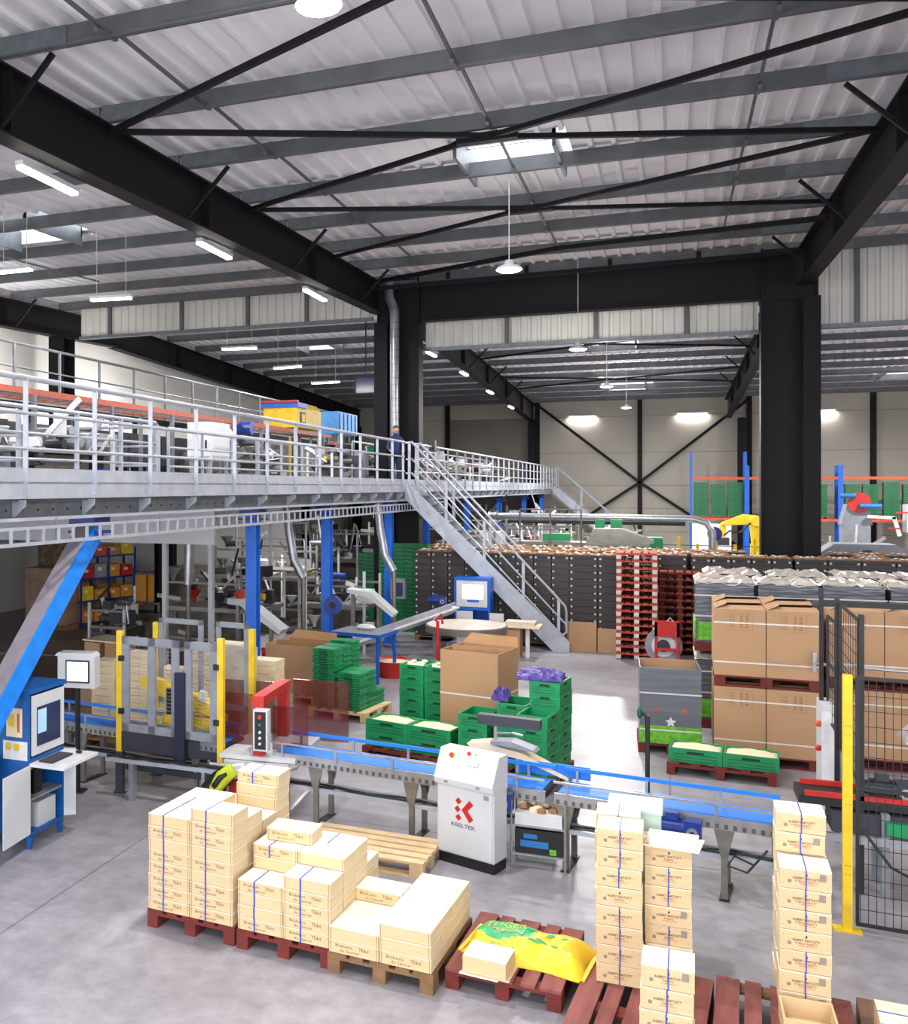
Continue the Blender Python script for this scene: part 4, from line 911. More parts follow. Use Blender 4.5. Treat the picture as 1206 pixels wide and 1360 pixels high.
MB().box((.3, .0, .05), (.34, .8, .09), ALU).box((-.34, .0, .05), (-.3, .8, .09), ALU).build('base_rail', t)
t = E('hi_vis_jacket', (-4.42, 9.3, .0), 'black and yellow jacket with white patches slumped beside the strapping machine', 'jacket')
rnd = random.Random(21)
def drape(pts, rs, m, nm):
    mb = MB(); mb.tube(pts, .1, m, 14, rs=rs); mb.v = [(x+rnd.uniform(-.012, .012), y*.7+rnd.uniform(-.012, .012), z+rnd.uniform(-.014, .014)) for x, y, z in mb.v]; return mb.build(nm, t, smooth=True)
drape([(-.16, 0, .02), (-.15, 0, .15), (-.08, 0, .3), (.02, 0, .42), (.12, 0, .5)], [.1, .13, .12, .1, .08], BLACK, 'dark_cloth')
drape([(-.04, -.1, .2), (.02, -.1, .36), (.1, -.09, .48), (.19, -.07, .56), (.26, -.04, .58)], [.05, .07, .08, .07, .03], HIVIS, 'yellow_cloth')
drape([(-.14, -.17, .24), (-.1, -.17, .31)], [.035, .025], YEL, 'yellow_patch'); drape([(.03, -.2, .4), (.1, -.2, .5), (.16, -.17, .54)], [.02, .028, .02], BLACK, 'dark_stripe')
drape([(.2, -.08, .6), (.3, -.05, .6), (.36, -.02, .52)], [.03, .05, .03], WHITE, 'white_cloth')
# ---- cage machine
t = E('palletiser_cage', (-5.15, 10.05, 0), 'grey guard cage with yellow corner posts around the conveyor', 'cage')
ox, oy = -5.15, 10.05
M = Matrix.Translation((-ox, -oy, 0))
fl, fr, bl, br = (-5.85, 9.74), (-4.52, 9.62), (-5.8, 10.5), (-4.48, 10.38)
for (x, y) in (fl, fr, bl, br):
    MB(M).box((x-.035, y-.03, .48), (x+.035, y+.03, 1.86), YEL).build('corner_post', t); MB(M).box((x-.045, y-.03, 0), (x+.045, y+.03, .48), DGREY).build('leg', t)
    MB(M).box((x-.07, y-.04, 0), (x+.07, y+.04, .012), DGREY).build('foot', t)
def framed(mb, a, b, z0, z1, fw, m, mull=(), sc=None, wires=22, wm=MESHM):
    a = Vector((a[0], a[1], 0)); b = Vector((b[0], b[1], 0)); d = (b-a); L = d.length; d.normalize()
    def pt(s, z): c = a+d*s; return (c.x, c.y, z)
    mb.bar(pt(0, z0+fw/2), pt(L, z0+fw/2), .03, fw, m); mb.bar(pt(0, z1-fw/2), pt(L, z1-fw/2), .03, fw, m)
    for s in (fw/2, L-fw/2)+tuple(mull): mb.bar(pt(s, z0), pt(s, z1), .03, fw, m, up=tuple(d))
    return pt, L
for (a, b, mull) in (((-5.81, 9.73), (-5.06, 9.67), (.4,)), ((-4.98, 9.66), (-4.56, 9.62), ())):
    mb = MB(M); pt, L = framed(mb, a, b, .72, 1.8, .09, GREY, mull); dd = mb.build('door_frame', t)
    mb = MB(M)
    for k in range(24): z = .8+k*.041; mb.bar(pt(.05, z), pt(L-.05, z), .004, .004, MESHM)
    for k in range(int(L/.12)): mb.bar(pt(.1+k*.12, .8), pt(.1+k*.12, 1.74), .004, .004, MESHM)
    mb.build('wire_mesh', dd)
    for z in (.95, 1.55): q = pt(.0 if a[0] < -5.5 else L, z); MB(M).cb((q[0], q[1]-.03, z), (.06, .05, .06), BLACK).build('hinge', dd)
for a, b in ((bl, (-5.1, 10.44)), ((-5.0, 10.43), br)):
    mb = MB(M); pt, L = framed(mb, (a[0]+.04, a[1]), (b[0]-.04, b[1]), .9, 1.92, .06, GREY); mb.build('rear_frame', t)
MB(M).box((-5.81, 9.7, .5), (-4.55, 9.76, .72), DGREY).build('base_panel', t)
MB(M).box((-5.08, 9.6, .42), (-4.96, 9.66, 1.45), mat('midnight_paint', (34, 38, 62), .4)).build('lift_column', t, bevel=.008)
MB(M).prism([(-5.75, 1.25), (-5.6, 1.3), (-4.9, 1.1), (-4.7, .95), (-4.75, .9), (-5.6, 1.14)], 9.95, 10.1, YEL).build('gripper_arm', t)
MB(M).box((-5.4, 9.9, .78), (-4.7, 10.2, .9), YEL).box((-5.35, 9.92, .9), (-5.2, 10.05, 1.2), BLACK).tube([(-4.9, 9.9, 1.15), (-4.85, 9.9, 1.15)], .07, WHITE, 12).build('gripper_head', t)
for y in (9.8, 10.4): MB(M).bar((-5.8, y, .3), (-4.5, y-.1, .3), .05, .06, DGREY).build('cross_rail', t)
MB(M).box((-5.9, 9.5, .42), (-4.4, 9.58, .46), GALVL).box((-5.6, 9.5, 0), (-5.54, 9.58, .42), ALU).box((-4.7, 9.5, 0), (-4.66, 9.56, .42), ALU).build('cable_trough', t)
MB(M).tube([(-5.9+.12*k, 9.54, .475+.01*sin(k*2)) for k in range(13)], .014, BLACK, 6).build('cable', t)
# monitor on a stand
t = E('touch_panel_stand', (-6.33, 9.6, 0), 'light grey touch screen panel on a thin black stand by the cage', 'screen', rz=radians(10))
MB().tube([(0, 0, 0), (0, 0, 1.2)], .03, BLACK, 10).build('pole', t); MB().box((-.09, -.08, 0), (.09, .08, .02), BLACK).build('foot', t)
MB().box((-.22, -.06, 1.2), (.23, .1, 1.56), LGREY).prism([(-.26, 1.56), (.23, 1.56), (.19, 1.6), (-.22, 1.6)], -.06, .12, LGREY).build('housing', t)
MB().box((-.12, -.068, 1.26), (.17, -.06, 1.52), DGREY).box((-.1, -.072, 1.28), (.15, -.068, 1.5), SCREEN).build('screen', t)
# ---- blue computer cabinet (front-left)
CABB = mat('cabinet_blue', (14, 92, 168), .4)
t = E('computer_cabinet', (-6.05, 8.15, 0), 'blue computer cabinet with keyboard shelf at the left photo edge', 'cabinet')
mb = MB().box((-.42, -.29, .12), (.32, -.27, 1.5), CABB).box((-.42, .27, .12), (.32, .29, 1.5), CABB).box((-.42, -.27, .12), (-.4, .27, 1.5), CABB).box((-.44, -.31, 1.5), (.34, .31, 1.54), CABB).box((-.4, -.27, .12), (.32, .27, .16), CABB).box((-.4, -.27, .84), (.32, .27, .88), CABB)
mb.build('body', t, bevel=.004)
for x in (-.4, .28):
    for y in (-.27, .23): MB().prism([(x, 0), (x+.03, 0), (x+.05, .12), (x-.01, .12)], y, y+.04, CABB).build('leg', t)
d = MB().box((.321, -.26, .9), (.335, .27, 1.48), LGREY).build('window_door', t); MB().box((.336, -.19, .98), (.34, .2, 1.36), SCREEND).box((.3401, -.18, 1.1), (.342, -.04, 1.33), mat('screen_text_page', (150, 190, 214), .4, emit=.3)).build('window', d)
MB().box((.33, -.3, .81), (.72, .3, .84), WHITE).build('keyboard_shelf', t, bevel=.005)
MB().box((.38, -.22, .841), (.54, .12, .86), DGREY).build('keyboard', t); MB().blob((.56, .2, .855), (.04, .025, .015), BLACK, 10).build('mouse', t)
MB().box((-.35, -.27, .46), (.31, .27, .48), GREY).build('inner_shelf', t)
d = MB(Rz(.32, -.29, -85)).box((0, 0, .16), (.46, .015, .82), LGREY).build('lower_door', t); d = MB(Rz(.32, .29, 35)).box((0, 0, .16), (.12, .015, .84), LGREY).build('lower_door', t)
MB().box((.0, -.2, .48), (.12, -.05, .76), BLACK).box((.14, -.1, .48), (.24, .02, .78), BLACK).box((.16, -.11, .72), (.22, -.1, .75), YEL).build('computer', t)
MB().box((.0, -.1, .16), (.28, .2, .4), LGREY).build('printer', t)
MB().box((.06, -.3, 1.08), (.24, -.292, 1.36), CREAM).box((.08, -.304, 1.18), (.15, -.3, 1.3), YEL).box((.19, -.304, 1.13), (.215, -.3, 1.31), ORANGE).build('clipboard', t)
MB().box((.02, -.298, .86), (.3, -.292, 1.04), WHITE).box((.05, -.302, .95), (.11, -.298, 1.02), YEL).box((.15, -.302, .95), (.21, -.298, 1.02), YEL).build('notice', t)
t = E('waste_bin', (-6.32, 7.65, 0), 'round bin with black liner at the left photo edge', 'bin')
MB().cyl((0, 0, 0), .2, .86, BLACK, 20, r2=.24).build('bin_body', t, smooth=True); MB().lathe([(.25, .82), (.26, .86), (.24, .9), (.1, .91), (0, .91)], (0, 0, 0), GREY, 20).build('lid', t, smooth=True)
# ---- right: yellow post, mesh fence, infeed machinery
def meshpanel(t, a, b, z0, z1, sp=.055):
    a = Vector((a[0], a[1], 0)); b = Vector((b[0], b[1], 0)); d = b-a; L = d.length; d.normalize(); mb = MB()
    def pt(s, z): c = a+d*s; return (c.x, c.y, z)
    for z in (z0, z1, z0+(z1-z0)*.55): mb.bar(pt(0, z), pt(L, z), .02, .025, BLACK)
    for s in (.01, L-.01): mb.bar(pt(s, z0), pt(s, z1), .025, .025, BLACK, up=tuple(d))
    q = mb.build('panel_frame', t); mb = MB()
    for k in range(int(L/sp)): mb.bar(pt(sp*k+.03, z0), pt(sp*k+.03, z1), .005, .005, BLACK, up=tuple(d))
    for k in range(int((z1-z0)/.12)): mb.bar(pt(0, z0+.12*k), pt(L, z0+.12*k), .005, .005, BLACK)
    mb.build('wire_mesh', q)
t = E('guard_fence', (1.3, 8.85, 0), 'black mesh machine guard fence with yellow post at the right photo edge', 'fence')
MB().box((-.033, -.03, 0), (.033, .03, 2.02), YEL).build('yellow_post', t, bevel=.004)
MB().box((-.1, -.06, 0), (.1, .06, .012), YEL).build('foot_plate', t)
mb = MB()
for z in (.45, .52, 1.0, 1.07, 1.55, 1.62):
    for x in (-.014, .014): mb.cyl((0, 0, 0), .004, .003, BLACK, 6, T=Matrix.Translation((x, -.031, z)) @ Matrix.Rotation(pi/2, 4, 'X'))
mb.build('bolt_row', t)
meshpanel(t, (.06, .0), (1.3, -.09), .06, 2.0)
t = E('guard_fence', (1.35, 10.0, 0), 'black mesh fence panels running back behind the yellow post', 'fence')
meshpanel(t, (.16, -.3), (.2, 1.0), .95, 2.35, sp=.16); meshpanel(t, (.22, 1.05), (.24, 2.1), 1.0, 2.1, sp=.16)
for y in (-.3, 1.02, 2.1): MB().box((.16, y-.02, 0), (.2, y+.02, 2.4), BLACK).build('post', t)
MB().box((.2, 2.1, 2.2), (2.5, 2.14, 2.26), BLACK).build('top_bar', t)
t = E('electric_cabinet', (1.5, 11.75, 0), 'narrow white electric cabinet behind the mesh fence with orange beacons', 'cabinet')
MB().box((0, 0, 0), (.14, .5, 1.18), LGREY).build('body', t, bevel=.006); MB().box((.16, -.12, 0), (.3, .5, 1.0), GREY).build('side_unit', t)
MB().box((-.012, -.003, .05), (.1, 0, 1.13), WHITE).build('door', t)
for z in (.72, .98): MB().blob((-.03, .08, z), (.035, .03, .035), ORANGE if z > .8 else RED, 10).build('beacon', t)
t = E('infeed_machine', (2.0, 9.6, 0), 'dark infeed machine with red rails behind the mesh fence', 'machine')
MB().box((-.95, .1, .72), (.6, .5, .8), BLACK).build('bed', t); MB().box((-.9, .08, .8), (.2, .12, .84), RED).box((-.9, .46, .8), (.1, .5, .84), RED).build('red_rail', t)
MB().box((-.9, .0, .45), (.7, .04, .52), ALU).box((-.9, .5, .45), (.7, .54, .52), ALU).build('side_rail', t)
for x in (-.8, -.3, .5): MB().box((x-.03, .02, 0), (x+.03, .08, .72), GREY).box((x-.03, .45, 0), (x+.03, .51, .72), GREY).build('leg', t)
MB().box((-.7, .05, .52), (.6, .45, .7), DGREY).box((-.3, -.02, .55), (-.1, .05, .66), GREEN).box((.1, -.02, .55), (.4, .05, .64), GREEN).build('drive_unit', t)
motor(Matrix.Translation((-.2, .2, .9)), t, col=DGREY)
MB().tube([(-.5, -.1, .62), (-.3, -.2, .35), (.0, -.15, .2), (.2, -.1, .4)], .012, BLACK, 6).build('cable', t)
MB().box((.5, .3, .9), (.8, .7, 1.2), GREEN).build('green_box', t)
t = E('robot_gripper', (2.35, 10.6, 0), 'grey metal gripper head hanging behind the mesh fence', 'machine')
MB().prism([(-.35, 1.15), (-.2, 1.3), (.5, 1.3), (.5, 1.05), (-.1, 1.0)], -.2, .25, ALU).build('head', t); MB().box((-.2, -.1, .6), (-.1, .0, 1.0), BLACK).box((.05, -.1, .5), (.15, .0, 1.0), BLACK).build('finger', t)
MB().box((.35, -.1, 0), (.55, .1, 1.05), DGREY).build('pedestal', t)
# black cable tray posts, conveyor end drive
p = wp(co, CD, 4.72, 0); t = E('end_drive', (p[0], p[1], 0), 'steel gearbox drive at the right end of the blue conveyor', 'machine', rz=radians(CD))
MB().box((-.02, -.3, .48), (.14, -.18, .74), STEEL).box((.0, -.18, .6), (.1, .2, .68), STEEL).build('gearbox', t, bevel=.01)
MB().tube([(.05, -.3, .56), (.05, -.32, .56)], .03, BLACK, 10).build('shaft', t); MB().box((.0, -.24, 0), (.05, -.2, .48), STEEL).box((.0, .16, 0), (.05, .2, .6), STEEL).build('leg', t)
MB().tube([(-.05, -.25, .5), (-.2, -.28, .3), (-.35, -.25, .32), (-.3, -.22, .4), (-.15, -.25, .36)], .01, BLACK, 6).build('cable', t)
# ================================================================== GREEN CRATES
def gcrate(w, d, h, col=GREEN, fill=None, name='green_crate', slats=True, handle=True, lines=3):
    t = E(name, (0, 0, 0), 'x', 'crate'); tk = .02
    mb = MB().box((.01, .01, 0), (w-.01, d-.01, .012), col)
    for a, b in (((0, 0), (w, tk)), ((0, d-tk), (w, d)), ((0, tk), (tk, d-tk)), ((w-tk, tk), (w, d-tk))):
        mb.box((a[0]+.004, a[1]+.004, 0), (b[0]-.004, b[1]-.004, h-.02), col)
        mb.box((a[0], a[1], h-.022), (b[0], b[1], h-.001), col)
    for x in (0, w-.03):
        for y in (0, d-.03): mb.box((x-.002, y-.002, 0), (x+.032, y+.032, h-.004), col)
    if slats:
        for k in range(lines):
            z = h*(.12+.22*k)
            mb.box((.05, -.001, z), (w-.05, .003, z+h*.07), DGREEN).box((w-.003, .05, z), (w+.001, d-.05, z+h*.07), DGREEN)
    if handle: mb.box((w*.34, -.003, h*.66), (w*.66, .003, h*.8), DARKHOLE).box((w-.003, d*.38, h*.66), (w+.003, d*.62, h*.8), DARKHOLE)
    mb.build('crate_body', t)
    if fill == 'paper':
        n = 8; vs = []; fs = []
        for j in range(n+1):
            for i in range(n+1): u, v = i/n, j/n; vs.append((.02+u*(w-.04), .02+v*(d-.04), h-.03+.055*sin(pi*u)**.6*sin(pi*v)**.6+.004*sin(u*20+v*7)))
        for j in range(n):
            for i in range(n): a = j*(n+1)+i; fs.append((a, a+1, a+n+2, a+n+1))
        q = MB(); q.add(vs, fs, CREAM); q.build('paper_liner', t, smooth=True)
    if fill == 'veg':
        q = MB(); rnd = random.Random(9)
        for k in range(22): q.blob((.05+rnd.random()*(w-.1), .05+rnd.random()*(d-.1), h-.03+rnd.random()*.03), (.05, .028, .028), CHIC, 8)
        tag(q.build('chicory', t), kind='stuff')
    return t
GC = {'open': gcrate(.36, .5, .15), 'veg': gcrate(.36, .5, .15, fill='veg'), 'wide': gcrate(.6, .4, .17), 'paper': gcrate(.6, .4, .17, fill='paper'), 'flat': gcrate(.4, .3, .034, handle=False, lines=1), 'far': gcrate(.6, .4, .088, DGREEN, lines=1)}
FL = {}
def folded():
    t = E('folded_crate', (0, 0, 0), 'x', 'crate')
    MB().box((0, 0, 0), (.38, .29, .022), GREEN).box((.01, .01, .022), (.37, .28, .034), GREEN, front=DGREEN).box((.12, -.003, .008), (.26, 0, .022), DARKHOLE).box((.05, .05, .034), (.33, .24, .037), GREEN).build('crate_body', t)
    return t
GC['fold'] = folded()
def gstack(kinds, x, y, deg, n, h, where, z=.144, grp=None, jit=.006):
    for k in range(n):
        kd = kinds if isinstance(kinds, str) else (kinds[1] if k == n-1 else kinds[0])
        dup(GC[kd], (x+random.uniform(-jit, jit), y+random.uniform(-jit, jit), z+k*h), radians(deg)+random.uniform(-.012, .012), '%sgreen crate, %s, %s' % ('folded ' if kd == 'fold' else '', lvl(k, n), where), grp or 'green crates, '+where)
# folded crate stack on a pale pallet
pallet(-5.15, 14.08, -9, .98, .95, WPAL, 'pale pallet under the stack of folded green crates')
for (i, j, n, w) in ((0, 0, 24, 'front left column of folded stack'), (1, 0, 15, 'front right column of folded stack'), (0, 1, 24, 'middle left column of folded stack'), (1, 1, 15, 'middle right column of folded stack'), (0, 2, 25, 'rear left column of folded stack'), (1, 2, 6, 'rear right column of folded stack')):
    p = wp((-5.1, 14.1), -9, .01+i*.42, .02+j*.3); gstack('fold', p[0], p[1], -9, n, .0375, w, jit=.012)
# two columns of filled crates behind the cardboard box
pallet(-3.52, 13.2, -12, .8, 1.1, RPAL, 'red pallet under the two filled green crate columns')
for i, w in enumerate(('left column beside the large open carton', 'right column touching the large open carton')):
    p = wp((-3.5, 13.25), -12, i*.38, .03); gstack(('open', 'veg'), p[0], p[1], -12, 6, .15, w)
# low paper-lined crates
pallet(-3.72, 12.22, -14, 1.25, .9, RPAL, 'red pallet under the low paper-lined green crates')
for i, w in enumerate(('left pair lined with paper behind the conveyor', 'right pair lined with paper behind the conveyor')):
    p = wp((-3.7, 12.28), -14, i*.615, .02); gstack(('wide', 'paper'), p[0], p[1], -14, 2, .17, w)
# big open carton
def carton_open(x, y, deg, w, d, h, lab, z=0, strapz=None, flaps=True):
    t = E('open_carton', (x, y, z), lab, 'box', rz=radians(deg)); e = .012
    mb = MB().box((0, 0, 0), (w, d, .01), CARD)
    for a, b in (((0, 0), (w, e)), ((0, d-e), (w, d)), ((0, e), (e, d-e)), ((w-e, e), (w, d-e))): mb.box((a[0], a[1], .01), (b[0], b[1], h), CARD, top=CARDL)
    mb.build('carton_body', t)
    if flaps:
        mb = MB(); mb.add([(0, d, h), (w, d, h), (w-.03, d+.05, h+.12), (.1, d+.06, h+.13)], [(0, 1, 2, 3), (3, 2, 1, 0)], CARDL)
        mb.box((.02, d*.45, h-.12), (w-.02, d*.45+.01, h+.02), CARDL); mb.build('flap', t)
    for sz in strapz or ():
        MB().box((-.004, -.004, sz), (w+.004, 0, sz+.02), WSTRAP).box((w, -.004, sz), (w+.004, d, sz+.02), WSTRAP).build('strap', t)
    return t
pallet(-2.86, 12.85, -12, .95, 1.05, RPAL, 'red pallet under the large open carton')
carton_open(-2.84, 12.9, -12, .8, .75, 1.2, 'large open brown carton between the green crate columns', .144, [.62])
pallet(-6.2, 14.9, -8, .95, .9, WPAL, 'pale pallet under the open carton behind the strapping machine')
carton_open(-6.2, 14.92, -8, .92, .8, .78, 'wide open brown carton left of the folded green crates', .144, [])
# right cluster of crates
pallet(-2.45, 11.75, -10, 1.2, 1.0, RPAL, 'red pallet under the green crate cluster behind the control cabinet')
for (u, v, n, k, w) in ((.0, .12, 4, ('open', 'open'), 'left column of cluster before the carton'), (.40, .1, 2, ('open', 'open'), 'low column of cluster between two taller ones'),
                        (.62, .03, 5, ('open', 'open'), 'middle column of cluster'), (.8, .3, 7, ('open', 'open'), 'tall rear column topped with purple film')):
    p = wp((-2.42, 11.78), -10, u, v)
    if w.startswith('middle'): p = wp((-2.42, 11.78), -10, .43, .28)
    if w.startswith('low'): p = wp((-2.42, 11.78), -10, .4, -.3)
    if w.startswith('tall'): p = wp((-2.42, 11.78), -10, .82, .32)
    if w.startswith('low'): continue
    gstack(k, p[0], p[1], -10, n, .15, w)
p = wp((-2.42, 11.78), -10, .82, -.2); gstack('open', p[0], p[1], -10, 5, .15, 'front right column of cluster')
def crumple(x, y, z, rx, ry, rz_, m, lab, nm='plastic_film', seed=1):
    rnd = random.Random(seed); n = 12; vs = []; fs = []
    for j in range(n+1):
        for i in range(n+1):
            u, v = i/n*2-1, j/n*2-1; vs.append((u*rx*(1+.15*rnd.random()), v*ry*(1+.15*rnd.random()), rz_*(.2+rnd.random()*.8)*(1-.5*(u*u+v*v)/2)))
    for j in range(n):
        for i in range(n): a = j*(n+1)+i; fs.append((a, a+1, a+n+2, a+n+1))
    k = len(vs); vs += [(a, b, 0) for a, b, c in vs]; b = [(i) for i in range(n+1)]+[j*(n+1)+n for j in range(1, n+1)]+[n*(n+1)+i for i in range(n-1, -1, -1)]+[j*(n+1) for j in range(n-1, 0, -1)]
    fs += [(b[i], k+b[i], k+b[(i+1) % len(b)], b[(i+1) % len(b)]) for i in range(len(b))]
    mb = MB(); mb.add(vs, fs, m); o = mb.build(nm, loc=(x, y, z)); tag(o, lab, 'film'); return o
crumple(p[0]+.2, p[1]+.72, .144+7*.15+.005, .24, .22, .12, PURPLE, 'crumpled purple plastic film on the tallest green crate column')
crumple(-1.93, 12.2, .144+5*.15+.005, .09, .14, .16, PURPLE, 'small tuft of purple film on the middle green crate column', seed=4)
# low crates on red pallet front of the big cartons
pallet(-.04, 12.86, -5, 1.2, 1.0, RPAL, 'red pallet with two paper-lined crates before the stacked cartons')
for i, w in enumerate(('left of two before the tall cartons', 'right of two before the tall cartons')):
    p = wp((-.02, 12.9), -5, i*.61, .03); dup(GC['paper'], (p[0], p[1], .144), radians(-5), 'green crate with paper liner, %s' % w, 'paper-lined crates before the cartons')
for r in ('open', 'veg', 'wide', 'paper', 'flat', 'fold'): kill(GC.pop(r))
# printed stack with lettuce picture
t = E('printed_stack', (-.37, 13.78, 0), 'pallet of slate-grey packs with bright green salad print at the base', 'stack', rz=radians(3))
for k in range(3): MB().box((-.02+k*.35, 0, 0), (.08+k*.35, .8, .1), RPAL).build('pallet_runner', t)
MB().box((-.02, 0, .1), (.78, .82, .13), RPAL).build('pallet_deck', t)
MB().box((0, .02, .13), (.75, .8, .98), GSLATE).build('pack_block', t)
MB().box((-.004, .014, .13), (.754, .02, .36), LETT).box((.75, .02, .13), (.756, .8, .36), LETT).build('salad_print', t)
mb = MB(); mb.add([(.38+.07*cos(pi/2+2*pi*i/5)*1.0, .01, .42+.07*sin(pi/2+2*pi*i/5)) for i in range(5)]+[(.38+.035*cos(pi/2+pi/5+2*pi*i/5), .01, .42+.035*sin(pi/2+pi/5+2*pi*i/5)) for i in range(5)], [(5, 6, 7, 8, 9), (0, 5, 9), (1, 6, 5), (2, 7, 6), (3, 8, 7), (4, 9, 8)], WHITE); mb.build('star_badge', t)
for x in (.2, .55): MB().box((x-.03, .012, .55), (x+.03, .02, .59), ORANGE).build('small_badge', t)
for z in (.3, .78): MB().box((-.006, .008, z), (.758, .014, z+.018), WSTRAP).build('strap', t)
e = .01; mb = MB()
for a, b in (((0, .02), (.75, .03)), ((0, .79), (.75, .8)), ((0, .03), (.01, .79)), ((.74, .03), (.75, .79))): mb.box((a[0], a[1], .98), (b[0], b[1], 1.12), GSLATE if a[1] < .1 else CARD)
mb.build('open_rim', t)
MB().box((.0, .03, .985), (.74, .05, 1.0), WHITE).build('inner_wrap', t)
# tall brown cartons
CT = E('tall_carton', (0, 0, 0), 'x', 'box')
MB().box((0, 0, 0), (.592, .72, .84), CARD).build('carton_body', CT, bevel=.006)
mb = MB()
for i in range(4): mb.box((.15+.29*(i % 2), -.002, .58), (.152+.29*(i % 2), 0, .8), CARDP)
for z in (.58, .8): mb.box((.15, -.002, z), (.44, 0, z+.002), CARDP)
for k in range(9): mb.box((.17, -.002, .61+k*.02), (.24, 0, .614+k*.02), CARDP).box((.3, -.002, .61+k*.02), (.335, 0, .618+k*.02), CARDP).box((.36, -.002, .61+k*.02), (.4, 0, .618+k*.02), CARDP)
mb.build('printed_table', CT)
MB().box((-.003, -.004, .16), (.595, 0, .178), WSTRAP).build('strap', CT); MB().box((-.003, -.004, .66), (.595, 0, .678), WSTRAP).build('strap', CT)
mb = MB(); mb.add([(.0, .0, .84), (.59, 0, .84), (.57, .22, .875), (.03, .2, .87)], [(0, 1, 2, 3)], CARD); mb.add([(.0, .72, .84), (.59, .72, .84), (.56, .48, .88), (.05, .5, .865)], [(3, 2, 1, 0)], CARD)
mb.add([(0, 0, .84), (0, .72, .84), (.16, .6, .9), (.15, .12, .9)], [(0, 3, 2, 1)], CARDL); mb.box((.1, .2, .835), (.5, .5, .843), mat('carton_gap', (44, 30, 22), .9)); mb.build('top_flap', CT)
def carton_group(x, y, deg, nx, ny, levels, where, z0=0):
    z = z0
    for L in range(levels):
        q = pallet(x, y, deg, 1.2*nx/2, .74*ny, RPAL, 'red pallet %s the brown cartons, %s' % ('under' if L == 0 else 'between the two layers of', where), z=z, boards='x', h=.13); z += .13
        for i in range(nx):
            for j in range(ny):
                p = wp((x, y), deg, i*.602, .01+j*.735)
                dup(CT, (p[0], p[1], z+.001), radians(deg), 'tall brown carton, %s layer, %s row, %s, %s' % ('upper' if L else 'lower', 'front' if j == 0 else 'rear', ['left', 'right', 'third', 'fourth'][i], where), 'tall cartons, '+where)
        z += .844+(.0 if L == levels-1 else .01)
carton_group(.52, 13.64, -1, 2, 2, 2, 'block beside the salad stack')
carton_group(1.86, 14.0, -2, 4, 1, 2, 'block behind the mesh fence')
kill(CT)
tag(MB().tube([(1.65, 13.6, 1.35), (1.65, 13.5, 1.35), (2.6, 13.4, 1.33)], .02, ALU, 6).box((1.62, 13.52, 1.25), (1.66, 13.56, 1.48), ALU).build('barrier_arm'), 'grey horizontal metal arm crossing the right cartons', 'bar')
# wrapped grey stacks behind the cartons
def wrapped(x, y, w, d, h, lab, band=False, z=0, m=FILM):
    t = E('wrapped_stack', (x, y, z), lab, 'stack')
    MB().box((0, 0, 0), (w, d, .1), RPAL).box((0, 0, .1), (w, d, .13), RPAL).build('pallet_base', t)
    MB().box((.02, .02, .13), (w-.02, d-.02, h), m).build('wrapped_block', t, bevel=.02)
    if band: MB().box((-.0, .1, .16), (.018, d-.1, .42), LETT).box((.05, .005, .16), (w-.05, .018, .42), LETT).build('salad_print', t)
    rnd = random.Random(int(x*10)); n = 9; vs = []; fs = []
    for j in range(n+1):
        for i in range(n+1): e = 0 if 0 < i < n and 0 < j < n else 1; vs.append((.0+i/n*w, .0+j/n*d, h+(.07*rnd.random() if not e else -.04+.06*rnd.random())))
    for j in range(n):
        for i in range(n): a = j*(n+1)+i; fs.append((a, a+1, a+n+2, a+n+1))
    q = MB(); q.add(vs, fs, FILMW); q.build('film_top', t)
    for zz in (.5, .8): MB().box((-.005, .0, h*zz), (w+.005, .004, h*zz+.02), WSTRAP).build('strap', t)
    return t
for i, (x, y, w) in enumerate([(.33, 15.5, 'left'), (1.15, 15.5, 'second'), (1.97, 15.6, 'third'), (2.8, 15.6, 'fourth'), (3.65, 15.6, 'fifth')]):
    wrapped(x, y, .8, 1.1, 1.02, 'grey film-wrapped pack stack behind the cartons, %s of lower layer' % w, band=(i == 0))
    wrapped(x, y, .8, 1.1, 1.0, 'grey film-wrapped pack stack behind the cartons, %s of upper layer' % w, band=(i == 0), z=1.12)
for i, (x, y, w) in enumerate([(.5, 17.2, 'left'), (1.45, 17.2, 'second'), (2.4, 17.3, 'third'), (3.3, 17.3, 'fourth')]):
    wrapped(x, y, .85, 1.1, 2.1, 'tall grey film-wrapped stack in the rear row, %s from the left' % w)
# ================================================================== BLACK CRATE WALL
def bcrate(w, d, h, end=True):
    t = E('black_crate', (0, 0, 0), 'x', 'crate')
    mb = MB().box((.008, .008, 0), (w-.008, d-.008, h-.03), CRATEBLK).box((0, 0, h-.035), (w, d, h-.004), CRATEBLK)
    mb.box((0, 0, .0), (w, .012, .02), CRATEBLK)
    xs = (.05, w-.05) if end else (.04,)
    if end: mb.box((.1, -.004, h*.35), (w-.1, .008, h*.62), BLACK)
    for x in xs: mb.cyl((0, 0, 0), .022, .008, CRATEDOT, 8, T=Matrix.Translation((x, 0, h*.45)) @ Matrix.Rotation(pi/2, 4, 'X'))
    mb.build('crate_body', t); return t
def bfull(w, d, h):
    t = bcrate(w, d, h, True); mb = MB(); rnd = random.Random(11)
    mb.box((.02, .02, h-.01), (w-.02, d-.02, h+.004), ROOTS)
    for k in range(14): x, y = .05+rnd.random()*(w-.1), .04+rnd.random()*(d-.08); mb.blob((x, y, h+.012), (.045, .03, .022), ROOTS if k % 3 else WHITE, 6)
    tag(mb.build('root_filling', t), kind='stuff'); return t
BC = {'end': bcrate(.585, .75, .147), 'side': bcrate(.375, .75, .147, False), 'full': bfull(.585, .75, .147), 'sfull': bfull(.375, .75, .147)}
NH = 13; CH = .1475
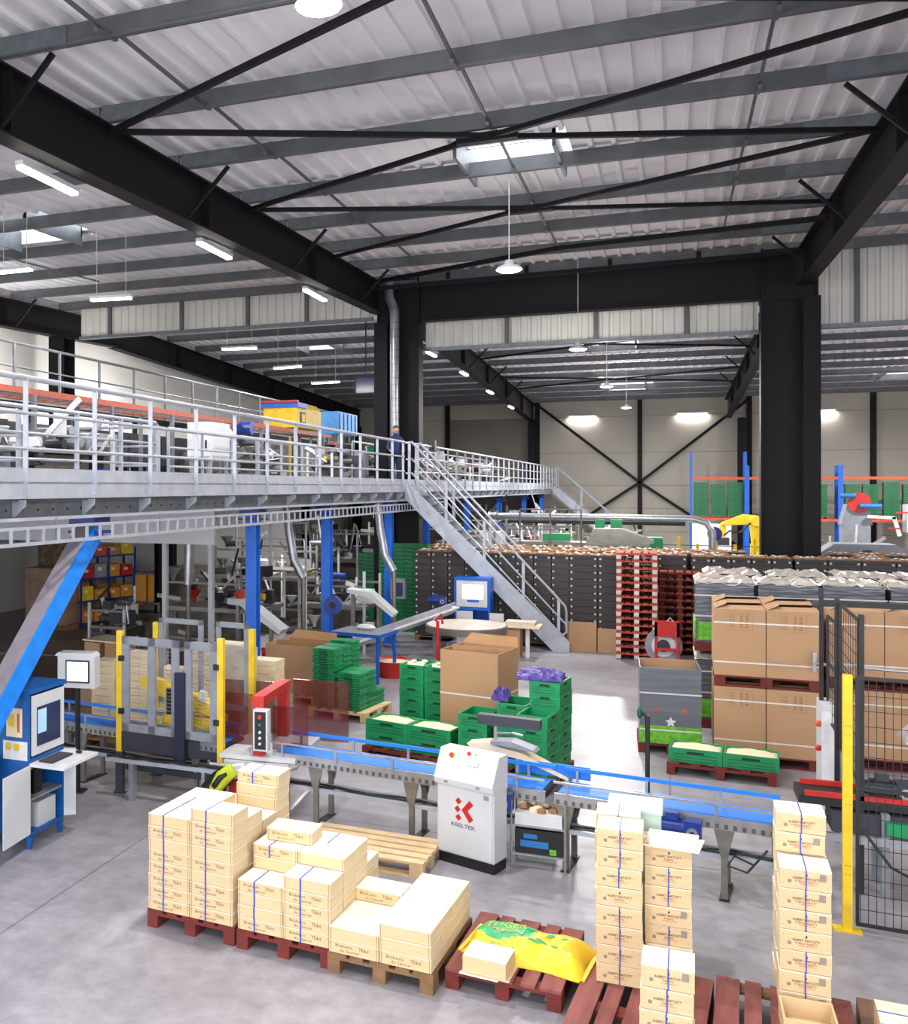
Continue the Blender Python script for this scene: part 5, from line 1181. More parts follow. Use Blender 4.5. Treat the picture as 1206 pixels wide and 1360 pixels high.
def crate_cols(xs, y, kind, where, dark=0):
    for c, x in enumerate(xs):
        for k in range(NH):
            kd = kind if k < NH-1 else ('full' if kind == 'end' else 'sfull')
            if x > .4 and k < 7: continue
            z = .13+k*CH
            dup(BC[kd], (x, y+random.uniform(-.01, .01), z), 0, 'black crate, %s, %s column, %s' % (lvl(k, NH), ORD[c], where), 'black crates in the '+where)
def dpal(x, y, w, d, lab): return pallet(x, y, 0, w, d, BPAL, lab, h=.128)
segs = [('side', [-5.42+.378*i for i in range(9)], 21.95, 'crate wall left of the stair foot'), ('end', [-2.02+.59*i for i in range(2)], 21.9, 'crate wall behind the stair foot'),
        ('end', [-.25], 22.5, 'crate wall behind the small red stack'), ('side', [.42+.378*i for i in range(5)], 22.3, 'crate wall before the large column'), ('end', [2.35+.59*i for i in range(4)], 22.3, 'crate wall at the right')]
for kd, xs, y, w in segs:
    crate_cols(xs, y, kd, w)
    wd = .378 if kd == 'side' else .59
    if xs[0] < .4: dpal(xs[0], y, wd*len(xs)-.005, .76, 'dark pallet below the %s' % w)
    else:
        t = E('dark_crate_base', (xs[0], y, 0), 'dark stacked crate base hidden below the %s' % w, 'stack'); MB().box((0, 0, 0), (wd*len(xs)-.01, .75, .13+7*CH-.002), CRATEBLK).build('block', t)
# rear rows: only their filled tops show
for r in range(2):
    y = 23.3+r*.8
    if r == 1: xs = [-5.6+.6*i for i in range(12)]+[3.2+.6*i for i in range(3)]
    else: xs = [-5.4+.6*i for i in range(16)]
    if r == 0: y = 22.75+.35
    xs = [x for x in xs if not 1.1 < x < 3.15]
    for c, x in enumerate(xs):
        dup(BC['full'], (x, y, .13+12*CH), 0, 'root-filled black crate, %s from left, %s row behind the wall' % (ORD[c], 'first' if r == 0 else 'second'), 'filled crates in the rows behind the crate wall')
    qb = MB(); la = max(x for x in xs if x < 2); ra = min(x for x in xs if x > 2)
    o = qb.box((xs[0], y, 0), (la+.58, y+.74, .13+12*CH-.003), CRATEBLK).box((ra, y, 0), (xs[-1]+.58, y+.74, .13+12*CH-.003), CRATEBLK).build('black_crates'); tag(o, 'mass of black crates under the %s row of root-filled tops' % ('first' if r == 0 else 'second'), 'crates', kind='stuff')
for r in BC.values(): kill(r)
tag(MB().box((-2.05, 21.78, .0), (-1.45, 21.86, .62), CARD).build('cardboard_sheet'), 'brown cardboard sheet leaning on the crate wall at the stair foot', 'sheet')
tag(MB().box((-1.43, 21.8, .0), (-.9, 21.87, .5), CARD).build('cardboard_sheet'), 'low brown cardboard sheet leaning beside the tall red pallet stack', 'sheet')
# pallet stacks
def pstack(x, y, n, lab, m, w=.8, d=1.0, pitch=.144, white=False):
    for k in range(n):
        a = random.uniform(-.02, .02); dup(PS[m], (x+random.uniform(-.008, .008), y+random.uniform(-.01, .01), k*pitch+.0005*k), a, '%s, %s' % (lab, lvl(k, n)), lab)
PS = {}
def psrc(m, m2, mb_):
    t = pallet(0, 0, 0, .78, 1.0, m, 'x', m2=m2)
    for c in list(t.children):
        if c.name.startswith('block') and mb_: c.data.materials.clear(); c.data.materials.append(mb_)
    return t
PS['w'] = psrc(mat('orange_red_pallet', (184, 84, 62), .8, 0, (150, 60, 46), 6), None, mat('pale_block', (214, 204, 200), .7)); PS['r'] = psrc(RPAL, mat('orange_red_pallet', (0, 0, 0)), None)
pstack(-1.02, 21.05, 15, 'red pallet with pale blocks in the tall stack', 'w')
pstack(-.2, 22.9-.9, 12, 'red-brown pallet in the stack behind the cable reel', 'r')
pstack(.45, 20.9, 5, 'plain red pallet in the low stack right of the reel', 'r')
for r in PS.values(): kill(r)
t = E('strap_reel', (.0, 20.6, 0), 'red strapping trolley with grey reel before the pallet stacks', 'trolley')
M2 = Matrix.Translation((-.12, -.1, .42)) @ Matrix.Rotation(pi/2, 4, 'X')
MB().cyl((0, 0, 0), .34, .06, GREY, 28, T=M2).cyl((0, 0, .06), .22, .01, LGREY, 24, T=M2).cyl((0, 0, .07), .12, .02, DGREY, 16, T=M2).build('reel', t)
for x in (-.28, .12): MB().box((x, -.22, 0), (x+.05, -.17, .88), RED).build('frame_post', t)
MB().box((-.28, -.22, .6), (.17, -.12, .9), RED).box((-.28, -.24, .33), (.17, -.19, .38), RED).box((-.3, -.3, 0), (.2, .1, .05), RED).build('frame', t)
MB().tube([(-.05, -.2, .9), (0, -.22, .98), (.06, -.2, .9), (.2, -.1, .5)], .01, WHITE, 6).build('strap_end', t)
# ================================================================== RACKS AT THE BACK WALL
FC = GC['far']
def rack(x0, x1, name_, y=50.6):
    t = E('pallet_rack', ((x0+x1)/2, y, 0), 'blue and orange pallet rack at the back wall, %s' % name_, 'rack'); o = Matrix.Translation((-(x0+x1)/2, -y, 0))
    for x in (x0, x1):
        for yy in (y-.5, y+.5): MB(o).box((x-.05, yy-.04, 0), (x+.05, yy+.04, 5.15 if x0 < 2 else 4.5), BLUE).build('upright', t)
        for k in range(4): MB(o).bar((x, y-.5, .4+k*1.0), (x, y+.5, 1.2+k*1.0), .03, .03, BLUE).build('brace', t)
    for z in (.1, 1.95, 3.85):
        for yy in (y-.52, y+.52): MB(o).box((x0+.05, yy-.025, z), (x1-.05, yy+.025, z+.12), ORANGE).build('beam', t)
    return t
rack(.92, 3.25, 'left of the large column'); rack(3.35, 7.05, 'hidden behind the large column', 50.6); rack(7.15, 11.6, 'right of the large column')
cols = [(1.05, 16, 'first column left of the large column'), (1.8, 15, 'second column left of the large column'), (2.52, 16, 'third column left of the large column'), (5.3, 15, 'column just right of the large column'), (6.0, 15, 'second column right of the large column'),
        (7.3, 15, 'third column right of the large column'), (8.0, 15, 'fourth column right of the large column'), (8.8, 16, 'fifth column right of the large column'), (9.55, 15, 'column at the right photo edge')]
for x, n, w in cols:
    gs = 'rack '+w
    q = pallet(x-.03, 50.2, 0, .68, .8, BPAL, 'brown pallet on the rack below the %s' % w, z=2.075, h=.1)
    for k in range(n):
        dup(FC, (x+random.uniform(-.01, .01), 50.25, 2.178+k*.097), 0, 'dark green crate, %s, %s in the rack' % (lvl(k, n), w), 'green crates, '+gs)
# green stacks by the mezzanine columns
for x, y, n, w in ((-7.25, 24.3-.6, 19, 'narrow stack behind the steel tables'), (-6.55, 23.1, 22, 'tall stack right of the grey wall box'), (-5.95, 23.12, 22, 'tall stack beside the crate wall')):
    for k in range(n): dup(FC, (x-.05, y, k*.097), 0, 'dark green crate, %s, %s' % (lvl(k, n), w), 'green crates, '+w)
# ---------------- equipment behind the crate wall
t = E('industrial_robot', (2.1, 33.5, 0), 'yellow articulated robot arm behind the crate wall', 'robot')
MB().box((-.4, -.4, 0), (.8, .4, 1.3), DGREY).build('pedestal', t, bevel=.02)
MB().cyl((.42, 0, 1.3), .26, .2, YEL, 20, r2=.22).box((.2, -.2, 1.45), (.62, .2, 1.75), YEL).build('turret', t, bevel=.02)
MB().prism([(.25, 1.6), (.6, 1.5), (.62, 2.2), (.45, 2.55), (.15, 2.5)], -.12, .12, YEL).build('lower_arm', t, bevel=.02)
MB().prism([(.4, 2.62), (.0, 2.66), (-.6, 2.4), (-.62, 2.3), (.3, 2.35)], -.11, .11, YEL).tube([(.35, -.2, 2.45), (.35, .2, 2.45)], .17, YEL, 14).build('upper_arm', t, bevel=.02)
MB().prism([(-.6, 2.42), (-.72, 2.2), (-.66, 1.95), (-.5, 1.95), (-.48, 2.25)], -.08, .08, YEL).build('wrist', t, bevel=.01)
MB().box((-.85, -.25, 1.7), (-.4, .25, 1.92), DGREY).build('gripper', t); MB().tube([(.2, -.2, 2.4), (-.1, -.25, 2.1), (-.4, -.25, 2.15), (-.55, -.2, 2.0)], .03, BLACK, 6).build('hose', t)
t = E('steel_pipe', (-1.5, 30, 2.6), 'long shiny horizontal duct pipe bending down before the robot', 'pipe')
M = Matrix.Translation((1.5, -30, -2.6))
MB(M).tube([(-5.2, 30.4, 2.62), (.6, 30, 2.6), (.95, 30, 2.5), (1.1, 30, 2.25), (1.1, 30, .0)], .1, ALU, 12).build('pipe_run', t, smooth=True)
MB(M).tube([(-5.2, 30.2, 2.47), (.4, 30, 2.45)], .05, BLACK, 8).build('hose', t)
for x in (-4.6, -2.0): MB(M).box((x-.03, 30, 0), (x+.03, 30.06, 2.55), GREY).build('support', t)
t = E('sorting_platform', (-2.4, 27.6, 0), 'steel platform with railing and green trays behind the crate wall', 'platform')
M = Matrix.Translation((2.4, -27.6, 0))
MB(M).box((-3.9, 27.2, 1.95), (-.5, 28.2, 2.02), STEEL).build('deck', t)
MB(M).prism([(-2.1, 2.02), (-1.9, 2.4), (-1.2, 2.4), (-.4, 2.1), (-.4, 2.02)], 27.3, 28.1, STEEL).build('hopper_housing', t)
for x in (-3.8, -3.0, -2.2): MB(M).tube([(x, 27.2, 0), (x, 27.2, 2.9)], .025, STEEL, 6).build('post', t)
for z in (2.45, 2.9): MB(M).tube([(-3.8, 27.2, z), (-2.2, 27.2, z)], .02, STEEL, 6).build('rail', t)
for x in (-.6, -1.4): MB(M).box((x-.04, 27.3, 0), (x+.04, 27.4, 1.95), STEEL).build('leg', t)
MB(M).box((-3.2, 27.2, 2.05), (-2.5, 27.6, 2.25), GREEN).build('tray', t); MB(M).box((-1.9, 27.9, 2.4), (-1.65, 28, 2.62), GREEN).build('tray', t); MB(M).box((-1.5, 27.9, 2.4), (-1.2, 28, 2.62), GREEN).build('tray', t)
machine(-1.0, 29, -.2, 29.6, 0, 2.1, 'small green tray conveyor end right of the steel platform', GREEN, legm=STEEL, cat='conveyor', panels=1)
t = E('yellow_barrier', (.3, 31, 0), 'row of yellow guard posts with mesh behind the crate wall', 'barrier')
for k in range(9): MB().box((-1.6+k*.5, -.04, 0), (-1.52+k*.5, .04, 2.05 if k % 2 else 1.85), YEL).build('post', t)
for z in (1.2, 1.5, 1.8): MB().bar((-1.6, 0, z), (2.4, 0, z), .02, .02, BLACK).build('wire_rail', t)
MB().tube([(.9, -.1, 2.15), (.9, .1, 2.15)], .2, DBLUE, 16).build('blue_fan', t)
t = E('white_cabinet', (1.6, 36, 0), 'pale grey cabinet beside the duct pipe in the back', 'cabinet'); MB().box((-.9, 0, 0), (.3, .6, 2.25), LGREY).build('body', t); MB().box((-.3, -.01, .1), (-.29, 0, 2.2), GREY).box((-.88, -.02, 1.0), (-.84, 0, 1.2), BLACK).build('door_seam', t)
t = E('depalletiser', (5.6, 33, 0), 'grey tower machine with red wheel and white arms at the right', 'machine')
MB().box((-.9, -.3, 0), (-.2, .4, 2.4), GREY).prism([(-.95, 2.4), (-.15, 2.4), (-.25, 3.0), (-.8, 3.0)], -.3, .4, GREY).build('tower', t)
MB().tube([(-.5, -.35, 3.05), (-.5, -.25, 3.05)], .3, RED, 20).build('wheel', t)
MB().tube([(-1.0, -.4, 3.25), (-.6, -.4, 3.25)], .07, CYAN, 10).tube([(-.5, -.4, 2.95), (.05, -.4, 2.95)], .07, CYAN, 10).tube([(1.0, -.4, 3.2), (1.4, -.4, 3.2)], .07, CYAN, 10).build('cylinder', t)
MB().bar((-.3, -.4, 2.65), (.4, -.4, 2.62), .08, .09, WHITE).bar((.35, -.4, 2.65), (.5, -.4, 2.1), .08, .1, WHITE).box((.7, -.3, 2.2), (1.6, .3, 3.0), WHITE).build('white_arm', t)
MB().box((1.2, -.5, 0), (2.4, .4, 2.7), DGREY).build('dark_housing', t); MB().box((-3.0, -.3, 1.2), (-1.0, .4, 1.8), GREY).build('infeed', t)
for k in range(6): MB().box((-2.9+k*.75, -.8, 0), (-2.82+k*.75, -.72, 1.85), YEL if k % 2 == 0 else DGREY).build('guard_post', t)
for z in (1.0, 1.3, 1.6): MB().bar((-2.9, -.76, z), (1.4, -.76, z), .02, .02, BLACK).build('guard_rail', t)
for x, z in ((.2, 2.3), (.0, 2.5), (.4, 2.75)): MB().box((x, -.45, z), (x+.3, -.4, z+.04), RED).build('red_bar', t)
t = E('hood_cover', (4.1, 27.5, 0), 'grey sloping hood cover just behind the right crate wall', 'machine')
MB().prism([(-.9, 1.75), (-.4, 2.12), (.9, 2.12), (1.5, 1.85), (1.6, 1.75)], -.4, .5, GREY).build('hood', t); MB().box((-.7, -.3, 0), (1.4, .4, 1.75), DGREY).build('base', t)
MB().blob((.3, -.42, 1.93), (.12, .02, .06), DGREY, 8).build('emblem', t)
# ================================================================== BELOW THE MEZZANINE
t = E('rotary_table', (-3.75, 19.4, 0), 'round white rotary table on steel legs before the stair', 'table')
MB().cyl((0, 0, .64), .8, .13, STEEL, 40).build('rim', t, smooth=True); MB().cyl((0, 0, .772), .77, .012, mat('white_table_top', (226, 214, 200), .4), 40).build('table_top', t)
for a in range(4): x, y = .58*cos(a*pi/2+.6), .58*sin(a*pi/2+.6); MB().box((x-.03, y-.03, 0), (x+.03, y+.03, .64), STEEL).build('leg', t)
mb = MB().bar((-.48, -.33, .25), (.48, .33, .25), .03, .04, STEEL).bar((.33, -.48, .25), (-.33, .48, .25), .03, .04, STEEL); mb.build('cross_brace', t)
t = E('computer_cabinet', (-3.95, 21.3, 0), 'blue and white computer cabinet behind the round table', 'cabinet')
MB().box((-.38, -.25, .0), (-.34, .25, 1.55), BLUE).box((.34, -.25, 0), (.38, .25, 1.55), BLUE).box((-.34, -.25, 1.5), (.34, .25, 1.55), BLUE).box((-.34, -.25, .86), (.34, .25, .92), BLUE).box((-.34, .2, 0), (.34, .25, 1.5), BLUE).build('body', t)
MB().box((-.33, -.26, .93), (.33, -.22, 1.49), LGREY).build('window_door', t); MB().box((-.2, -.27, 1.1), (.24, -.26, 1.4), SCREEN).build('screen', t); MB().box((-.1, -.275, 1.04), (.15, -.26, 1.08), BLUE).build('keyboard', t)
MB().box((-.33, -.26, .05), (.02, -.24, .84), LGREY).build('door', t); MB().box((.38, -.3, .05), (.68, -.28, .82), LGREY).build('open_door', t); MB().box((.05, -.2, .3), (.3, .1, .4), CREAM).build('paper_box', t)
t = E('packing_bench', (-2.85, 20.6, 0), 'pale bench heaped with paper right of the round table', 'table')
MB().box((-.4, -.25, .62), (.4, .3, .66), CREAM).box((-.3, -.2, 0), (.0, .2, .6), CARD).box((.1, -.1, 0), (.18, -.04, .62), WHITE).build('bench', t)
MB().box((-.3, -.2, .66), (.3, .2, .74), mat('pale_paper_heap', (222, 208, 190), .8)).build('paper_heap', t)
t = E('pallet_truck', (-3.5, 17.4, 0), 'red pallet truck with upright handle before the round table', 'pallet truck')
for x in (-.1, .28): MB().box((x, -1.0, .06), (x+.16, .2, .12), RED).build('fork', t)
MB().box((-.1, .2, .05), (.44, .45, .55), RED).build('body', t, bevel=.02); MB().tube([(-.45, .3, .1), (-.45, .32, 1.05)], .03, RED, 8).tube([(-.5, .32, 1.05), (-.38, .32, 1.18), (-.36, .32, 1.0)], .025, RED, 8).build('handle', t)
MB().blob((-.15, .35, .38), (.24, .22, .34), DGREY, 12).build('cover', t, smooth=True)
t = E('red_tub', (-4.75, 17.6, 0), 'round red tub with cream contents near the round table', 'tub')
MB().lathe([(.0, .01), (.26, .0), (.34, .3), (.36, .31), (.33, .29), (.27, .2)], (0, 0, 0), RED, 22).build('tub_body', t, smooth=True); MB().cyl((0, 0, .2), .28, .08, CREAM, 18).build('contents', t)
t = E('red_tub', (-7.3, 17.9, 0), 'round red tub under the blue column with the fan', 'tub')
MB().lathe([(.0, .01), (.26, .0), (.32, .25), (.34, .26)], (0, 0, 0), RED, 20).build('tub_body', t, smooth=True)
t = E('blue_table', (-5.2, 17.2, 0), 'blue framed steel table behind the folded green crates', 'table', rz=radians(-10))
for x in (-.45, .45):
    for y in (-.35, .35): MB().box((x-.025, y-.025, 0), (x+.025, y+.025, .85), BLUE).build('leg', t)
MB().box((-.48, -.38, .85), (.48, .38, .88), GREY).box((-.5, -.4, .82), (.5, -.38, .88), BLUE).box((-.5, .38, .82), (.5, .4, .88), BLUE).box((-.5, -.38, .82), (-.48, .38, .88), BLUE).box((.48, -.38, .82), (.5, .38, .88), BLUE).build('top', t)
MB().blob((0, .1, .93), (.2, .12, .06), WHITE, 8).build('chicory', t)
t = E('inclined_conveyor', (-5.0, 19.2, 0), 'grey inclined conveyor rising towards the crate wall', 'conveyor')
for y in (-.2, .2): MB().bar((-1.0, -1.6+y, .4), (.75, 1.4+y, .95), .04, .2, GALVL).build('side_frame', t)
MB().bar((-1.0, -1.6, .42), (.75, 1.4, .97), .34, .03, WHITE).build('belt', t)
for u, z in ((-.8, .45), (.5, .85)):
    for y in (-.2, .2): MB().box((u-.03, u*1.72+y, 0), (u+.03, u*1.72+y+.06, z-.0), GALVL).build('leg', t)
motor(Matrix.Translation((.5, 1.2, 1.12)), t)
def rig(x0, y0, x1, y1, z1, lab, seed, dens=26, pal=None, z0=0, cat='machine'):
    cx, cy = (x0+x1)/2, (y0+y1)/2; w, d = x1-x0, y1-y0; h = z1-z0; t = E('process_machine', (cx, cy, z0), lab, cat); r = random.Random(seed)
    pal = pal or [STEEL, DSTEEL, LGREY, ALU, STEEL, DGREY, BLACK]
    nx = max(2, int(w/.8)+1)
    for i in range(nx):
        for b in (-1, 1): x = -w/2+w*i/(nx-1); MB().box((x-.025, b*d/2-.025, 0), (x+.025, b*d/2+.025, h*(.75+.25*r.random())), r.choice([STEEL, ALU, LGREY])).build('leg', t)
    for z in (.25, .55, .8):
        for b in (-1, 1): MB().bar((-w/2, b*d/2, h*z), (w/2, b*d/2, h*z), .03, .045, STEEL).build('rail', t)
    MB().box((-w/2, -d/2, h*.52), (w/2, d/2, h*.56), STEEL).build('tray', t)
    MB().box((-w*.35, -d*.3, h*.12), (w*.3, d*.3, h*.5), DSTEEL).build('tank', t, bevel=.02)
    for k in range(dens):
        x = r.uniform(-w/2, w/2-.1); y = r.uniform(-d/2-.08, d/2-.1); z = h*r.choice([.1, .28, .57, .57, .6, .82]); m = r.choice(pal+([DBLUE, RED, WHITE, YEL, GREEN] if k % 4 == 0 else []))
        k2 = k % 5
        if k2 == 0: MB().box((x, y, z), (x+.1+r.random()*.35, y+.08+r.random()*.25, z+.08+r.random()*.28), m).build('box_unit', t)
        elif k2 == 1: MB().tube([(x, y, z), (x+r.uniform(-.4, .4), y, z+.05), (x+r.uniform(-.3, .3), y, z+h*.3)], .025, r.choice([ALU, WHITE, BLACK]), 7).build('hose', t)
        elif k2 == 2: MB().tube([(x, y, z+.1), (x+.28, y, z+.1)], .07, m, 10).build('motor_drum', t)
        elif k2 == 3: MB().bar((x, y, z), (x+r.uniform(-.6, .6), y, z+r.uniform(-.1, .5)), .03, .08, r.choice([LGREY, ALU, WHITE])).build('chute_bar', t)
        else: MB().lathe([(.03, 0), (.05, .1), (.16, .26), (.15, .27)], (x, y, z), m, 10).build('funnel', t)
    return t
# packing machines with hoppers under the deck
M3 = mat('beige_metal', (176, 168, 150), .4, .2)
rig(-9.4, 17.4, -7.4, 18.8, 2.0, 'steel sorting machine with ladder left of the fan column', 2, 40)
rig(-7.4, 19.7, -5.95, 20.9, 1.75, 'steel weighing machine with white chute behind the fan column', 5, 34)
machine(-12.0, 22.0, -10.3, 23.2, 0, 1.45, 'stainless double-door cupboard on the left under the mezzanine', STEEL, legs=False, panels=3, cat='cabinet')
rig(-10.2, 21.4, -7.6, 23, 2.5, 'brown steel machine row right of the stainless cupboard', 7, 50)
rig(-9.6, 25.2, -6.9, 27, 2.8, 'tall cluttered machine in the depth below the mezzanine', 8, 50)
rig(-8.6, 29, -6.3, 31.5, 2.8, 'cluttered machine far below the mezzanine, left of the stair', 9, 44)
machine(-5.0, 26.2, -4.2, 27.2, 0, 2.3, 'pale twin tank machine seen between stair rails', LGREY, legm=STEEL, hopper=.3)
rig(-5.6, 30.9, -3.0, 32.7, 2.75, 'machine line with hoses behind the crate wall, seen through stair rails', 12, 60)
rig(-6.8, 35, -3.4, 37, 2.9, 'machine line far behind the crate wall, second', 13, 60)
rig(-8.6, 40, -3.6, 42, 3.0, 'machine line farthest under the mezzanine', 14, 70)
rig(-3.0, 36, -.8, 38, 2.2, 'grey low machine before the back wall cross brace', 15, 40)
rig(3.4, 30, 5.0, 31.5, 2.2, 'low steel machine right of the large black column', 16, 40)
rig(-11.9, 26, -9.9, 27.5, 2.6, 'steel machine at the dark rear behind the cupboard', 17, 40)
rig(-5.5, 25.3, -4.3, 26.1, 2.7, 'steel machine just behind the crate wall at the stair', 18, 40)
rig(-10.8, 16.8, -10.0, 18.2, 1.3, 'low steel machine between cupboard and ladder', 19, 24)
# chute + chicory
t = E('discharge_chute', (-5.65, 19.3, 0), 'white tilted discharge chute beside the grey wall box', 'chute')
MB().prism([(-.5, 1.42), (.0, 1.36), (.5, .95), (.46, .88), (-.05, 1.26), (-.5, 1.34)], -.18, .18, LGREY).build('chute_pan', t); MB().box((-.45, -.04, 0), (-.38, .04, 1.34), STEEL).box((.1, -.04, 0), (.16, .04, 1.15), STEEL).build('stand', t)
t = E('discharge_chute', (-6.9, 16.2, 0), 'white tilted chute dropping onto the blue framed table', 'chute')
MB().prism([(-.5, 1.5), (-.2, 1.5), (.55, .98), (.5, .9), (-.25, 1.38), (-.5, 1.4)], -.2, .2, LGREY).build('chute_pan', t); MB().box((-.4, -.04, 0), (-.34, .04, 1.4), STEEL).box((.25, -.04, 0), (.3, .04, 1.08), STEEL).build('stand', t)
MB().blob((-.3, 0, 1.56), (.16, .14, .1), ORANGE, 8).build('orange_heap', t)
t = E('ladder', (-7.1, 16.9, 0), 'aluminium ladder leaning beside the sorting machine', 'ladder')
for x in (-.15, .15): MB().bar((x-.1, -.1, 0), (x-.55, .6, 1.9), .03, .06, ALU).build('side_rail', t)
for k in range(7): f = (k+.6)/7.5; MB().bar((-.25-.45*f, -.1+.7*f, 1.9*f), (.05-.45*f, -.1+.7*f, 1.9*f), .03, .02, ALU).build('rung', t)
# fan & wall box on the blue columns
t = E('cable_fan', (-5.7, 16.95, 1.35), 'small dark blue hose reel fixed to the second blue column', 'reel')
MB().tube([(0, -.06, 0), (0, .02, 0)], .17, DBLUE, 18).tube([(0, -.08, 0), (0, -.06, 0)], .06, BLACK, 10).build('drum', t); MB().box((-.14, -.02, -.04), (0, .02, .04), DGREY).build('bracket', t)
t = E('hose_reel', (-6.05, 6.9, 1.85), 'royal blue hose reel at the left photo edge', 'reel')
MB().tube([(0, -.1, 0), (0, .06, 0)], .2, DBLUE, 20).build('drum', t, smooth=True); MB().tube([(.15, -.1, .1), (.25, -.12, -.05), (.15, -.12, -.25), (.05, -.1, -.3), (.2, -.1, -.38)], .012, mat('pale_blue_hose', (90, 150, 220), .4), 6).build('hose', t); MB().box((-.05, -.05, -.2), (.1, .08, .2), DBLUE).build('bracket', t)
t = E('wall_box', (-5.6, 21.2, 1.25), 'grey control box on the blue column beside the green stacks', 'control box')
MB().box((-.16, -.12, -.22), (.16, .04, .22), GREY).build('case', t); MB().box((-.06, -.13, -.16), (.12, -.12, .14), SCREEND).build('window', t)
# left rear storage
t = E('pallet_load', (-14.9, 20.2, 0), 'brown film-wrapped pallet load in the dark left rear', 'stack')
MB().box((0, 0, 0), (1.3, 1.1, .13), BPAL).build('pallet', t); MB().box((.03, .03, .13), (1.25, 1.05, 1.5), mat('brown_wrapped', (176, 146, 124), .35, 0, (128, 98, 80), 4, .6, .3, 8)).build('load', t, bevel=.03)
t = E('pallet_load', (-14.5, 21.6, 0), 'stack of folded cardboard beside the brown wrapped load', 'stack')
MB().box((0, 0, 0), (.9, .9, .13), BPAL).build('pallet', t); MB().box((.02, .02, .13), (.88, .88, 1.35), mat('stacked_board', (186, 160, 130), .8, 0, (130, 104, 84), 3, .8, stretch=(12, 1, 2))).build('load', t)
t = E('pallet_load', (-15.7, 21.9, 0), 'tall crates load behind the brown wrapped load', 'stack')
MB().box((0, 0, 0), (1.0, .9, 2.3), mat('crate_load_brown', (150, 124, 100), .8, 0, (84, 64, 50), 8)).build('load', t)
def shelf(x, y, n, lab, seed):
    t = E('storage_shelf', (x, y, 0), lab, 'shelf', rz=radians(71)); W_ = 1.75
    for a in (0, W_/2, W_):
        for b in (0, .45): MB().box((a-.02, b-.02, 0), (a+.02, b+.02, 1.95), DBLUE).build('post', t)
    for k in range(4): MB().box((0, -.01, .08+k*.55), (W_, .47, .12+k*.55), DBLUE).build('shelf_board', t)
    rnd = random.Random(seed); q = radians(71)
    cs = [('yellow', YEL), ('orange', ORANGE), ('amber', mat('amber_bin', (224, 150, 50), .5)), ('red', RED), ('brown', CARD), ('grey', GREY)]
    for k in range(4):
        for i in range(4):
            nm, m = rnd.choice(cs[:3]+cs[2:3]*2+cs); u = .04+i*.425; h = .22+rnd.random()*.14
            p = (x+u*cos(q)-.05*sin(q), y+u*sin(q)+.05*cos(q), .121+k*.55)
            b = E('storage_bin', p, '%s bin, %s from left on %s shelf of the blue rack' % (nm, ORD[i], ['bottom', 'second', 'third', 'top'][k]), 'bin', 'bins on the blue storage rack', rz=q)
            MB().box((0, 0, 0), (.38, .34, h), m).build('bin_body', b, bevel=.01); MB().box((.1, -.006, h*.5), (.22, 0, h*.75), CREAM).build('label_card', b)
    return t
shelf(-13.55, 20.7, 0, 'blue storage rack with orange bins below the mezzanine', 3)
t = E('orange_bags', (-11.9, 21.3, 0), 'orange sacks hanging in a steel frame beside the cupboard', 'frame')
for x in (-.4, .4): MB().box((x-.02, -.2, 0), (x+.02, -.16, 1.5), DBLUE).build('post', t)
MB().box((-.36, -.18, .7), (-.05, .1, 1.35), mat('amber_bin', (0, 0, 0))).box((.0, -.18, .7), (.34, .1, 1.35), mat('amber_bin', (0, 0, 0))).build('sack_pair', t, bevel=.03); MB().box((-.42, -.2, 1.4), (.42, -.16, 1.44), DBLUE).build('rail', t)
t = E('box_pile_pallet', (-8.55, 12.9, 0), 'pallet of folded cardboard left of the cage', 'stack', rz=radians(-8))
MB().box((0, 0, 0), (1.0, .9, .12), BPAL).build('pallet', t); MB().box((.05, .05, .12), (.95, .85, .85), mat('stacked_board', (0, 0, 0))).box((.1, .1, .85), (.4, .5, 1.1), CARD).box((.5, .1, .85), (.8, .5, 1.12), CARDL).box((.1, .05, 1.13), (.75, .6, 1.15), CREAM).build('cardboard_pile', t)
# cream boxes stacked behind the cage
BX = E('endive_box', (0, 0, 0), 'x', 'box'); MB().box((0, 0, 0), (.38, .28, .1), POPLAR, top=POPLID).box((.05, -.002, .03), (.3, 0, .034), INK).build('box_body', BX)
for (x, y, n, w) in ((-6.9, 11.6, 11, 'pile left behind the cage'), (-6.45, 11.7, 9, 'second pile behind the cage'), (-6.0, 11.7, 12, 'third pile behind the cage'), (-5.55, 11.6, 13, 'fourth pile behind the cage'), (-5.1, 11.7, 11, 'fifth pile behind the cage'), (-7.3, 11.4, 10, 'pile right of the cardboard pallet')):
    for k in range(n): dup(BX, (x+random.uniform(-.01, .01), y, .145+k*.101), random.uniform(-.03, .03)-.08, 'cream wooden box, %s, %s' % (lvl(k, n), w), 'cream boxes, '+w)
for (x, y, w) in ((-7.4, 11.3, 'left'), (-6.1, 11.45, 'right')): pallet(x, y, -4, 1.35, .8, BPAL, 'pallet of cream boxes behind the cage, %s' % w)
kill(BX)
t = E('film_roll_stack', (-5.3, 11.2, 0), 'tall film-wrapped pack column behind the right cage post', 'stack'); MB().box((0, 0, .08), (.4, .35, 1.45), FILMW).build('wrapped_block', t, bevel=.02); MB().box((-.02, -.02, 0), (.42, .37, .08), BPAL).build('pallet', t)
pallet(-6.9, 16.0, -6, .8, .9, RPAL, 'red pallet behind the open carton, lowest of its pile'); pallet(-6.9, 16.0, -5, .8, .9, RPAL, 'red pallet behind the open carton, middle of its pile', z=.145); pallet(-6.9, 16.0, -6, .8, .9, RPAL, 'red pallet behind the open carton, top of its pile', z=.29)
